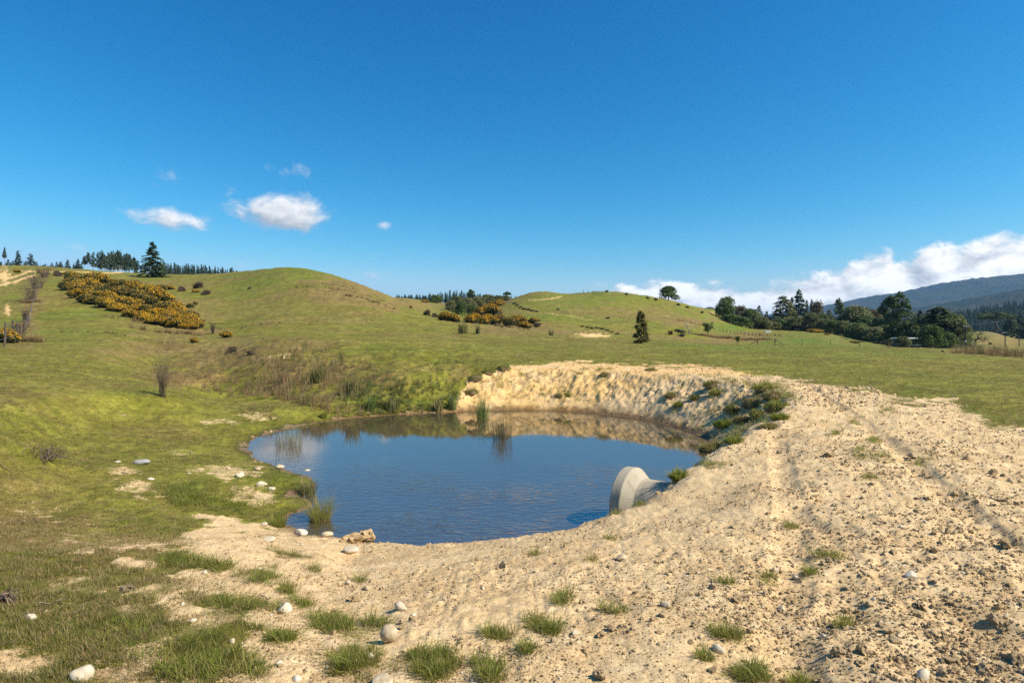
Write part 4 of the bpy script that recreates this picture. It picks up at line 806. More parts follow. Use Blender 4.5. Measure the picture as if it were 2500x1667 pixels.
def scatter_tall():
    tv = [tuft('tall_tuft', M_DRYG, 26, .5, .12, .55, .012, 330+i, .7) for i in range(3)]+[tuft('tall_tuft', M_RUSH, 30, .45, .12, .5, .012, 340+i, .7) for i in range(2)]+[tuft('tall_tuft', M_RUSHG, 30, .32, .14, .7, .013, 350+i, .6) for i in range(2)]
    col = variants('tall_tuft', tv); P, S, I = [], [], []
    for px, py, rx, ry, m, kinds, f in [(740, 925, 120, 32, 410, (0, 4), 0.7), (480, 930, 110, 14, 185, (0, 3), 0.48), (640, 930, 90, 20, 156, (0, 4), 0.59), (600, 880, 110, 22, 146, (0, 6), 0.42), (400, 880, 120, 14, 117, (0, 3), 0.32), (880, 940, 70, 26, 146, (0, 6), 0.48), (990, 985, 130, 12, 254, (3, 7), 0.48), (930, 965, 110, 16, 195, (3, 7), 0.42), (1080, 960, 50, 24, 87, (2, 7), 0.38), (1130, 905, 50, 22, 67, (0, 4), 0.26), (420, 815, 90, 16, 90, (0, 3), 0.8), (330, 785, 90, 10, 60, (0, 3), 0.9), (1790, 828, 110, 10, 260, (0, 3), 1.4), (1690, 790, 60, 7, 70, (0, 3), 1.2), (1860, 820, 60, 9, 60, (0, 3), 1.4), (2420, 868, 100, 5, 130, (0, 4), 1.5), (800, 705, 90, 14, 60, (0, 3), 1.0), (900, 735, 70, 14, 70, (0, 3), 1.0), (640, 1005, 50, 8, 39, (0, 6), 0.32), (520, 870, 150, 40, 117, (0, 6), 0.32), (55, 835, 60, 14, 60, (0, 3), 0.9), (75, 740, 24, 50, 70, (0, 3), 0.9), (1230, 800, 80, 10, 60, (0, 4), 1.0), (830, 700, 70, 20, 90, (0, 3), 0.5), (930, 735, 60, 16, 90, (0, 3), 0.5), (760, 720, 80, 12, 60, (0, 5), 0.4), (450, 790, 120, 20, 90, (0, 5), 0.6), (600, 800, 150, 20, 90, (0, 5), 0.5), (300, 820, 150, 20, 80, (0, 5), 0.45), (1450, 770, 160, 25, 110, (0, 5), 0.7), (1250, 775, 80, 16, 60, (0, 5), 0.8)]:
        x, d = in_ellipse(px, py, rx, ry, m); keep = pond_sd(x, d) > .02; x, d = x[keep], d[keep]; m = len(x)
        P.append(np.stack([x, d, x*0], -1)); q = R.uniform(.55, 1.2, m)*f; S.append(np.stack([q, q, q*R.uniform(.8, 1.2, m)], -1)); I.append(R.integers(kinds[0], kinds[1], m))
    P = np.concatenate(P); P[:, 2] = ground(P[:, 0], P[:, 1]); scatter('tall_grass', P, rand_rot(len(P), .12), np.concatenate(S), np.concatenate(I), col, 'tall dry grass and sedge filling the gully and the damp hollows', 'tall grass')
scatter_tall()
# ------------------------------------------------------------------ rushes, shrubs, sods near the pond
def rush(px, py, wpx, hpx, mat, n, label, seed, water=False, D=None, lean=.28, wid=.012, group=None, name='rush_clump', cat='rushes'):
    if water: D = F*HC/(py-HY); x, d, z = (px-CX)/F*D, D, 0.0
    else: x, d, z = at(px, py)
    w, h = wpx*d/F/2, hpx*d/F
    V, q, t, ti = blades(n, h, w*.75, lean, wid*d/12, seed, .6, .3)
    o = link(name, mesh_np(name, V, q, t, mat=mat, tint=ti), None, (x, d, z-.02)); return tag(o, label, cat, group)
rush(705, 1086, 84, 42, M_RUSHP, 170, 'pale sparse rush clump standing in the water at the left of the pond', 401, True, lean=.35, wid=.006)
rush(1225, 1072, 62, 58, M_RUSHD, 170, 'dark bristly rush clump rising from the middle of the pond', 402, True, lean=.35, wid=.0045)
rush(1178, 1022, 40, 46, M_RUSHG, 150, 'bright green rush clump at the far shore below the clay bank', 403, True, lean=.28, wid=.007)
rush(1130, 815, 34, 24, M_RUSH, 150, 'wider of two olive rush clumps standing on the open meadow', 404, lean=.2)
rush(1167, 816, 14, 24, M_RUSH, 70, 'narrow olive rush clump right of the wider one on the meadow', 405, lean=.2)
rush(782, 1268, 62, 52, M_LUSHG, 420, 'dense green sedge tussock growing in the pond inlet', 406, True, lean=.9, wid=.008, name='sedge_tussock', cat='tussock')
rush(752, 1205, 46, 34, M_RUSH, 260, 'yellow green sedge tussock at the tip of the muddy spit', 407, True, lean=.8, wid=.008, name='sedge_tussock', cat='tussock')
rush(680, 1285, 40, 32, M_LUSHG, 260, 'green tussock on the soil left of the inlet', 408, lean=.7, wid=.008, name='sedge_tussock', cat='tussock')
rush(905, 1002, 30, 36, M_RUSHG, 120, 'tall green sedge clump at the left end of the far shore', 409, lean=.4, name='sedge_tussock', cat='tussock')
rush(790, 1020, 20, 18, M_LUSHG, 80, 'small dark green tussock on the left far waterline', 410, lean=.5, name='sedge_tussock', cat='tussock')
rush(1105, 1000, 26, 36, M_RUSHG, 110, 'green sedge clump just left of the bright rush clump', 411, lean=.4, name='sedge_tussock', cat='tussock')
rush(1070, 1003, 26, 30, M_RUSH, 100, 'yellowish sedge clump on the far shoreline left of centre', 412, lean=.4, name='sedge_tussock', cat='tussock')
rush(960, 1003, 34, 36, M_RUSH, 130, 'yellow green sedge clump in the middle of the grassy far shore', 413, lean=.4, name='sedge_tussock', cat='tussock')
rush(860, 960, 40, 40, M_RUSH, 150, 'olive rush clump at the right end of the dry gully grass', 414, lean=.3, group=None)
rush(690, 945, 44, 42, M_DRYG, 150, 'straw coloured rush clump at the left end of the dry gully grass', 415, lean=.3)
rush(775, 940, 48, 46, M_RUSH, 170, 'tallest rush clump in the middle of the dry gully grass', 416, lean=.3)
rush(1345, 820, 16, 14, M_RUSH, 60, 'small tan rush clump left of the clay scar on the far hill', 417, lean=.3)

def twig_shrub(px, py, wpx, hpx, seed, label, n=60, mat=None, spread=.35, name='dead_shrub', cat='shrub', D=None, up=1.0, group=None):
    x, d, z = at(px, py); w, h = wpx*d/F/2, hpx*d/F; rg = np.random.default_rng(seed); L = []
    for i in range(n):
        a = rg.uniform(0, 2*pi); r = .35*w*math.sqrt(rg.random()); hh = h*rg.uniform(.45, 1.0); o = w*rg.uniform(.2, 1.0); a2 = a+rg.normal(0, .5)
        t = np.linspace(0, 1, 5)[:, None]; p = np.array([[r*math.cos(a), r*math.sin(a), -.02]])*(1-t)+np.array([[o*math.cos(a2), o*math.sin(a2), 0]])*t**(1+up)+np.array([[0, 0, hh]])*t+np.concatenate([np.zeros((1, 3)), rg.normal(0, .03*h, (4, 3))])
        L.append(tube(p, np.linspace(1, .5, 5)*.0022*d/10*rg.uniform(.6, 1.2), 3))
        for _ in range(3):
            q0 = p[rg.integers(2, 5)]; e = q0+unit(rg.normal(0, 1, 3)+[0, 0, .8*up])*h*rg.uniform(.08, .22); L.append(tube(np.stack([q0, (q0+e)/2+rg.normal(0, .01*h, 3), e]), .0012*d/10, 3))
    V, Q = join(L); o = link(name, mesh_np(name, V, Q, mat=mat or M_TWIG, tint=rg.random(len(Q))), None, (x, d, z)); return tag(o, label, cat, group)
twig_shrub(396, 970, 44, 104, 431, 'tall thin dead brown shrub standing alone on the left meadow', 75, name='dead_shrub')
for px, py, w, h, lb in [(75, 735, 60, 50, 'brown leafless bramble bush halfway up the left fence'), (90, 705, 60, 44, 'brown bramble tangle on the fence line near the hilltop'), (110, 678, 44, 30, 'purplish bare bramble at the top of the left fence'),
                         (50, 823, 60, 46, 'brown bramble thicket at the foot of the left fence'), (62, 785, 20, 34, 'narrow brown bramble on the lower left fence'), (520, 815, 14, 26, 'brown dead weed stalks in the dip below the long gorse'),
                         (1686, 812, 0, 0, '')]:
    if w: twig_shrub(px, py, w, h, px, lb, 70, up=.4, name='bramble', cat='bramble')
def bramble_loop(px, py, wpx, hpx, seed, label, n=26):
    x, d, z = at(px, py); w, h = wpx*d/F/2, hpx*d/F; rg = np.random.default_rng(seed); L = []
    for i in range(n):
        a = rg.uniform(0, 2*pi); c = rg.normal(0, .35, 2)*w; l = w*rg.uniform(.3, .9); t = np.linspace(0, 1, 9)
        p = np.stack([c[0]+math.cos(a)*l*(t-.5)*2, (c[1]+math.sin(a)*l*(t-.5)*2)*.7, h*rg.uniform(.25, 1)*np.sin(pi*t)**.8*rg.uniform(.5, 1)+.01], -1)+rg.normal(0, .012, (9, 3))
        L.append(tube(p, rg.uniform(.0025, .006), 4))
    V, Q = join(L); o = link('bramble_canes', mesh_np('bramble_canes', V, Q, mat=M_TWIG, tint=rg.random(len(Q))), None, (x, d, z)); tag(o, label, 'bramble')
bramble_loop(112, 1122, 110, 42, 441, 'arching tangle of dead bramble canes on the left meadow', 34)
bramble_loop(15, 1470, 60, 30, 442, 'dead twiggy cane heap at the left edge of the foreground', 16)
def stick(px, py, lpx, ang, label, r=.006):
    x, d, z = at(px, py); l = lpx*d/F; rg = np.random.default_rng(px); t = np.linspace(-.5, .5, 7)
    p = np.stack([math.cos(ang)*l*t, math.sin(ang)*l*t, .015+.02*rg.random(7)], -1)+rg.normal(0, .008, (7, 3)); p[:, 2] += ground(x+p[:, 0], d+p[:, 1])-z
    V, Q = tube(p, np.linspace(r, r*.5, 7), 5); o = link('stick', mesh_np('stick', V, Q, mat=M_TWIG, tint=np.full(len(Q), .9)), None, (x, d, z)); tag(o, label, 'stick')
stick(90, 1275, 44, -.5, 'grey stick on the left meadow grass'); stick(15, 1147, 34, .1, 'dark stick at the left edge beside the bramble canes'); stick(128, 1478, 62, .45, 'forked grey stick in the foreground grass')
stick(225, 1482, 60, .8, 'thin pale stem lying in the foreground grass', .003); stick(50, 1278, 130, -.03, 'long straw stalk lying on the left meadow', .003); stick(650, 1465, 36, -.6, 'curved pale stick beside the flat white stone', .005)
stick(345, 1215, 36, -.2, 'thin stick lying across the bare patch', .004); stick(315, 1447, 26, .5, 'short flat piece of grey wood in the grass', .012)

M_SOD = matte('sod_earth', [(.16, .105, .055), (.26, .18, .10), (.36, .26, .15)], .95, False, .6, (8, .9), bump=.8, bscale=25)
def sod(px, py, wpx, hpx, seed, label, group):
    x, d, z = at(px, py); w, h = wpx*d/F/2, hpx*d/F*.62; rg = np.random.default_rng(seed)
    e = link('sod_clump', None, None, (x, d+w*.3, z-.03), (0, 0, rg.uniform(0, 6.28))); tag(e, label, 'sod', group)
    body = link('earth', rock('earth', M_SOD, seed, 3, .35, 1.8), e, (0, 0, h*.15), (0, 0, 0), (w*.92, w*.7, h*.62))
    n = int(260+wpx*9); V, q, t, ti = blades(n, .10+.04*rg.random(), w*1.05, 1.3, .014, seed, .5); u = np.clip(1-(V[:, 0]**2+V[:, 1]**2)/(w*w*1.2), 0, 1); V[:, 1] *= .78; V[:, 2] += h*(.05+.70*np.sqrt(u))-.015
    link('grass', mesh_np('grass', V, q, t, mat=M_LUSHG if seed % 2 else M_GRASS, tint=ti), e)
for i, (px, py, w, h, lb) in enumerate([(1742, 944, 46, 22, 'highest grassy sod at the back corner of the right bank'), (1752, 962, 34, 20, 'small sod below the highest one on the right bank'), (1790, 1008, 44, 34, 'rounded sod hanging alone on the right bank face'), (1868, 952, 56, 24, 'grassy sod on the rim top beside the track'),
        (1890, 975, 50, 30, 'thick sod on the rim with dark undercut side'), (1902, 1002, 56, 34, 'large undercut sod nearest the track'), (1838, 990, 44, 34, 'steep sod in the middle of the right bank'), (1852, 1015, 40, 24, 'sod just below the large undercut one'), (1815, 1030, 40, 26, 'sod low on the middle of the right bank'),
        (1770, 1042, 46, 22, 'low sod near the water on the right bank'), (1880, 1040, 44, 22, 'flat sod on the rim above the lower slope'), (1905, 1022, 34, 16, 'small sod at the track edge'), (1640, 968, 30, 16, 'dark sod on the middle of the far clay bank'), (1590, 905, 26, 12, 'small sod high on the far clay bank'),
        (1478, 918, 28, 16, 'slipped sod near the top of the far bank right of the clay'), (1660, 990, 30, 14, 'sod low on the far bank towards the right'), (1700, 975, 26, 12, 'sod patch where far and right banks meet'), (1230, 905, 40, 22, 'dark turf overhang at the left end of the clay bank'), (1160, 930, 40, 22, 'ragged turf block on the broken left end of the bank'),
        (1195, 912, 36, 18, 'turf block between overhang and ragged block on the left of the bank'), (1365, 970, 22, 10, 'bright green sod low on the clay bank'), (1385, 968, 18, 10, 'bright green sod beside its twin low on the clay bank'), (1150, 960, 30, 14, 'mossy hump at the foot of the bank by the rushes'), (1660, 1168, 34, 22, 'dark leafy weed clump overhanging the concrete pipe'),
        (1740, 1098, 60, 22, 'long grassy hump along the pond rim at right'), (1795, 1078, 46, 16, 'grassy hump at the upper end of the pond rim')]):
    sod(px, py, w, h, 500+i, lb, 'sods on the pond banks')
R2 = np.random.default_rng(77)
# ------------------------------------------------------------------ trees
HALF = {}
for k, me in CROWN.items():
    v = np.array([w.co[:] for w in me.vertices]); HALF[k] = np.percentile(np.abs(v[:, :2]), 97)
RT = random.Random(3)
def tree(kind, i, px, ytop, wpx, label, ybase=None, D=None, name='tree', cat='tree', group=None):
    k = (kind, i)
    if D is None: x, d, z = at(px, ybase)
    else: d = D; x = (px-CX)/F*d; z = gz(x, d)
    h = Z(ytop, d)-z; r = wpx*d/F/2/HALF[k]
    e = link(name, None, None, (x, d, z-.02*h), (0, 0, RT.uniform(0, 6.28)), (r, r, h)); tag(e, label, cat, group)
    t = link('trunk', TRUNK[k], e); t.scale = (h/r, h/r, 1) if kind not in ('round', 'olive', 'brown', 'sapling', 'pine', 'airy_pine', 'twin_pine', 'slim', 'umbrella') else (1, 1, 1)
    link('crown', CROWN[k], e); return e
# the big fir and the plantation trees along the left skyline
tree('fir', 0, 372, 588, 58, 'big dark fir tree standing alone on the saddle of the left skyline', 677, name='fir_tree')
LS = 'conifers along the left skyline'
for px, yt, w, kd, lb in [(11, 602, 7, 'tallpine', 'thin tall conifer leftmost on the skyline'), (44, 610, 16, 'spire', 'spiry conifer left of the bare clay cutting skyline, second tall one from left'), (75, 618, 15, 'tallpine', 'ragged tall conifer, third tall one from the left edge'),
        (165, 632, 14, 'spire', 'small spiry conifer left of the tall pine grove'), (190, 631, 13, 'spire', 'dark spiry conifer right beside the gap before the tall grove'), (206, 624, 10, 'tallpine', 'thin sparse pine at the left end of the tall grove'),
        (215, 615, 15, 'tallpine', 'first full pine of the tall grove from the left'), (228, 614, 15, 'tallpine', 'second full pine of the tall grove from the left'), (240, 613, 14, 'tallpine', 'third full pine of the tall grove from the left')]:
    tree(kd, 1 if kd == 'spire' else int(px) % 3, px, yt, w, lb, D=RT.uniform(285, 310), name='conifer_tree', group=LS)
for i in range(26):
    px = 246+i*3.6+RT.uniform(-2, 2); yt = RT.uniform(609, 624)+max(0, px-315)*1.1
    tree('tallpine', i % 3, px, yt, RT.uniform(9, 14), 'tall bare-stemmed pine packed into the %s third of the grove left of the big fir' % ('left', 'middle', 'right')[min(2, max(0, int((px-246)/31.3333)))], D=RT.uniform(285, 330), name='pine_tree', group='tall pine grove left of the fir')
for i in range(40):
    px = -60+i*6.6+RT.uniform(-3, 3); yt = RT.uniform(630, 645)+px*.05
    tree('spire', i % 4, px, yt, RT.uniform(9, 14), 'low dark conifer in the %s third of the young plantation at far left skyline' % ('left', 'middle', 'right')[min(2, max(0, int((px--60)/88)))], D=RT.uniform(300, 345), name='conifer_tree', group='young plantation on the far left skyline')
for i in range(62):
    px = 384+i*3.2+RT.uniform(-3, 3); yt = 638+(px-384)*.095+RT.uniform(-5, 6)
    tree('spire', i % 4, px, yt, RT.uniform(8, 12), 'dark conifer in the %s third of the plantation between big fir and round hill' % ('left', 'middle', 'right')[min(2, max(0, int((px-384)/66)))], D=RT.uniform(300, 350), name='conifer_tree', group='plantation right of the fir')
for i in range(80):
    px = 968+i*3.9+RT.uniform(-2, 2); yt = 722-12*math.exp(-((px-1110)/60)**2)+RT.uniform(-4, 5)
    if px > 1262: yt = max(yt, 717)
    tree('spire', i % 4, px, yt, RT.uniform(7, 11), 'dark conifer in the %s third of the distant plantation behind the valley' % ('left', 'middle', 'right')[min(2, max(0, int((px-968)/104)))], D=RT.uniform(420, 480), name='conifer_tree', group='distant plantation between the hills')
# native bush in the valley between the hills
for a in [('round', 0, 1063, 721, 32, 'round green tree on the skyline left of the valley bush', None, 300), ('olive', 0, 1118, 724, 36, 'grey green bush tree at the left of the valley clump', None, 250), ('pine', 0, 1150, 706, 34, 'tall open crowned tree rising above the valley bush', None, 265),
          ('olive', 1, 1140, 728, 44, 'broad olive tree in front of the valley bush', None, 235), ('olive', 2, 1168, 726, 40, 'pale olive tree right of the broad one in the valley', None, 240), ('olive', 0, 1190, 720, 36, 'dusty olive tree at the right of the valley bush', None, 255),
          ('olive', 1, 1215, 722, 34, 'small olive tree on the right shoulder of the valley', None, 270), ('olive', 2, 1235, 722, 30, 'rightmost olive tree where valley meets second hill', None, 275), ('umbrella', 0, 1238, 712, 20, 'flat topped little tree on the skyline of the second hill', None, 290),
          ('round', 1, 1128, 738, 30, 'dark low tree at the foot of the valley bush', None, 222), ('round', 2, 1155, 745, 30, 'lowest dark tree in the valley bottom', None, 212), ('olive', 0, 1100, 735, 24, 'small grey tree on the left side of the valley', None, 240)]:
    tree(a[0], a[1], a[2], a[3], a[4], a[5], None, a[7])
# single trees on the second hill and in the field
tree('slim', 0, 1565, 753, 34, 'slender bronze green tree standing alone in the field', 839, name='slender_tree')
tree('sapling', 0, 1728, 785, 20, 'small round headed tree on a thin trunk below the right hill', 822, name='small_tree')
tree('sapling', 0, 1801, 818, 9, 'tiny young tree in the brown bracken right of the small round headed one', 843, name='small_tree')
tree('round', 3, 1632, 700, 42, 'dark bushy tree on the slope of the right hill crest', D=238)
# right hand belt of trees
BELT = [('round', 0, 1773, 727, 44, 240, 'tall dark dome shaped tree beside the hilltop house'), ('brown', 0, 1812, 747, 36, 238, 'brownish dome shaped tree right of the hilltop house'), ('round', 1, 1832, 757, 44, 235, 'full green round tree at the left end of the tree belt'),
 ('round', 2, 1785, 768, 46, 226, 'low dark bush tree directly below the hilltop house'), ('round', 3, 1808, 774, 40, 218, 'low bushy tree right of the one below the hilltop house'), ('dark_conifer', 0, 1853, 744, 26, 270, 'small dark conifer behind the round green tree'), ('dark_conifer', 1, 1872, 758, 22, 265, 'low dark conifer beside the small one'),
 ('pale_conifer', 0, 1912, 720, 62, 255, 'broad pale grey green conifer left of the tallest dark one'), ('dark_conifer', 0, 1950, 704, 46, 275, 'tallest dark conifer of the belt'), ('dark_conifer', 1, 1933, 722, 30, 285, 'dark conifer tucked between the pale one and the tallest'),
 ('dark_conifer', 1, 1970, 729, 18, 285, 'thin conifer right of the tallest one'), ('dark_conifer', 0, 1981, 728, 16, 290, 'second thin conifer right of the tallest one'), ('brown', 1, 1994, 737, 36, 270, 'tall brownish leafless crown behind the belt'), ('pale_conifer', 0, 2024, 755, 28, 250, 'small bright green conifer in the middle of the belt'),
 ('airy_pine', 0, 2049, 726, 44, 240, 'airy dark pine with visible branches in the middle of the belt'), ('olive', 0, 2092, 750, 60, 225, 'broad brownish olive tree right of the airy pine'), ('brown', 0, 2130, 757, 50, 230, 'rusty brown broad tree left of the big twin pine'),
 ('olive', 1, 1944, 772, 40, 232, 'olive round tree in front of the tallest conifer'), ('olive', 2, 1981, 766, 46, 230, 'rounded olive tree right of the one before the tallest conifer'), ('round', 0, 1902, 780, 44, 236, 'dark low round tree in front of the pale conifer'), ('olive', 0, 1878, 785, 44, 232, 'olive shrub tree with yellowish side left of the dark low one'),
 ('olive', 1, 2012, 780, 36, 222, 'low olive tree below the small green conifer'), ('round', 1, 2036, 784, 42, 212, 'dark green round tree at the foot of the airy pine'), ('olive', 2, 2064, 785, 34, 208, 'olive shrub tree between two round ones in the belt'), ('round', 2, 2093, 790, 48, 200, 'dense round green tree in front of the broad brownish one'),
 ('olive', 0, 2133, 800, 44, 192, 'olive tree at the foot of the rusty brown one'), ('round', 3, 2160, 795, 36, 195, 'dark tree just left of the big twin pine'), ('twin_pine', 0, 2190, 710, 76, 172, 'big twin topped pine, tallest tree of the right field edge'), ('olive', 1, 2150, 820, 30, 180, 'low shrub tree at the field edge before the twin pine'),
 ('dark_conifer', 0, 2246, 755, 40, 215, 'dark conifer behind the flat roofed house'), ('broad_conifer', 0, 2290, 745, 88, 165, 'massive spreading conifer right of the flat roofed house'), ('olive', 2, 2338, 782, 52, 160, 'grey olive tree right of the massive conifer'), ('round', 2, 2272, 796, 46, 144, 'dark leafy tree in front of the massive conifer, beside the house'),
 ('round', 0, 2310, 812, 40, 152, 'low dark shrub tree at the foot of the massive conifer'), ('olive', 0, 2262, 832, 26, 150, 'little shrub at the field edge right of the house'), ('umbrella', 0, 2432, 762, 62, 330, 'flat topped umbrella pine on the right hand knoll'), ('pine', 1, 2470, 775, 40, 345, 'dark pine right of the umbrella pine'), ('dark_conifer', 1, 2492, 768, 36, 350, 'dark conifer at the right edge of the view'),
 ('dark_conifer', 0, 2520, 775, 40, 340, 'dark conifer just past the right edge'), ('round', 1, 2230, 800, 26, 205, 'small dark tree behind the flat roofed house'), ('olive', 1, 2203, 822, 30, 144, 'grey shrub tree under the twin pine'), ('olive', 2, 2178, 826, 26, 158, 'low grey shrub left under the twin pine')]
BELT += [('olive', 1, 1858, 775, 40, 228, 'olive tree filling the gap behind the full green round tree'), ('round', 3, 1925, 778, 44, 240, 'dark green tree under the pale conifer'), ('olive', 2, 1962, 780, 40, 236, 'grey olive tree between the two round olive ones'), ('round', 0, 2008, 768, 40, 245, 'dark round tree left of the small bright conifer'), ('olive', 0, 2068, 768, 46, 228, 'tall olive tree right behind the airy pine'),
         ('round', 1, 2118, 776, 48, 215, 'green tree between the broad brownish and rusty ones'), ('olive', 2, 2110, 800, 40, 196, 'low olive shrub tree right of the dense round one'), ('round', 2, 2150, 778, 44, 208, 'dark green tree left behind the twin pine'), ('round', 3, 2325, 770, 56, 178, 'dark broad tree behind the grey olive one at right'), ('dark_conifer', 1, 2262, 762, 44, 225, 'second dark conifer behind the flat roofed house')]
for kd, i, px, yt, w, D, lb in BELT: tree(kd, i, px, yt, w*1.12, lb, None, D)
# bare trees
BARE_T = bare_tree_mesh('branches', 61, M_BARKP, 5, .5, .3, .025); BARE_B = bare_tree_mesh('branches', 62, M_TWIG, 6, .6, .22, .035, .1)
def bare(px, yb, yt, wpx, me, label):
    x, d, z = at(px, yb); h = Z(yt, d)-z; v = np.array([w.co[:2] for w in me.vertices]); r = wpx*d/F/2/np.percentile(np.abs(v), 96)
    tag(link('bare_tree', me, None, (x, d, z), (0, 0, .6), (r, r, h)), label, 'tree')
bare(1683, 820, 782, 26, BARE_T, 'pale leafless tree beside the small round headed one'); bare(2381, 842, 801, 44, BARE_B, 'spreading leafless brown tree on the green knoll behind the power pole')

# ------------------------------------------------------------------ gorse
def gorse_parts(seed, flowers=1.0):
    rg = np.random.default_rng(seed); L = [(x*.42, y*.42, .25+.3*rg.random(), .26+.1*rg.random()) for x, y in rg.uniform(-1, 1, (16, 2)) if x*x+y*y < 1.1]
    f = lobe_crown('foliage', M_GORSE, L, 130, .045, seed, .9, .5); P, N = [], []
    for x, y, z, r in L:
        n = int(340*flowers); d = unit(rg.normal(0, 1, (n, 3))); d[:, 2] = np.abs(d[:, 2])*.9; d = d[fbm(d[:, 0]*3+x*5, d[:, 1]*3+z*7, seed, 2) > -.22]
        P.append(np.array([x, y, z])+d*r*[1, 1, .9]*rg.uniform(.96, 1.12, (len(d), 1))); N.append(d)
    V, Q = cards(np.concatenate(P), np.concatenate(N), .027, 1.4, .6, rg=rg)
    return f, mesh_np('flowers', V, Q, mat=M_FLOWER, tint=rg.random(len(Q)))
GP = [gorse_parts(600+i, f) for i, f in enumerate((1.0, .8, .6, .2))]
M_BROWNG = matte('dead_gorse', [(.045, .036, .022), (.085, .066, .042), (.13, .10, .065)], .8, True, .3)
DEADG = lobe_crown('foliage', M_BROWNG, [(x*.42, y*.42, .25+.3*t, .3) for x, y, t in R.uniform(-1, 1, (14, 3))], 80, .05, 620, .9, .4)
def gorse(px, py, wpx, hpx, i, label, group=None):
    x, d, z = at(px, py); w = wpx*d/F/1.35; h = hpx*d/F/.82
    e = link('gorse_bush', None, None, (x, d+w*.3, gz(x, d+w*.3)-.1*h), (0, 0, RT.uniform(0, 6.28)), (w, w, h)); tag(e, label, 'gorse', group)
    if i == 4: link('foliage', DEADG, e)
    else: link('foliage', GP[i][0], e); link('flowers', GP[i][1], e)
lo = np.array([(150, 706), (200, 738), (260, 757), (330, 780), (390, 795), (440, 803), (470, 806)]); up = np.array([(152, 690), (240, 694), (310, 712), (370, 724), (410, 752), (445, 778), (468, 796)])
for r, m in ((0, 11), (.33, 12), (.66, 14), (1, 14)):
    for j in range(m):
        t = (j+.5+RT.uniform(-.3, .3))/m*6; k = int(t); f = t-k; a = up[k]*(1-f)+up[min(k+1, 6)]*f; b = lo[k]*(1-f)+lo[min(k+1, 6)]*f; p = a*(1-r)+b*r
        gorse(p[0]+RT.uniform(-5, 5), p[1]+RT.uniform(-2, 2), RT.uniform(44, 66), RT.uniform(22, 34), RT.choice((0, 0, 1, 2, 3)), 'yellow gorse bush in the %s row, %s third, of the long left thicket' % ({0: 'top', .33: 'upper', .66: 'lower', 1: 'bottom'}[r], ('left', 'middle', 'right')[min(2, max(0, int((p[0]-150)/106.667)))]), 'gorse thicket on the left slope')
for j in range(9): gorse(280+j*13+RT.uniform(-5, 5), 702+j*1.2+RT.uniform(-3, 4), RT.uniform(24, 34), RT.uniform(13, 18), (4, 4, 3)[j % 3], 'dull brown gorse bush at the %s of the strip above the left thicket' % ('left end', 'middle', 'right end')[min(2, max(0, int((j-0)/3)))], 'brown gorse above the thicket')
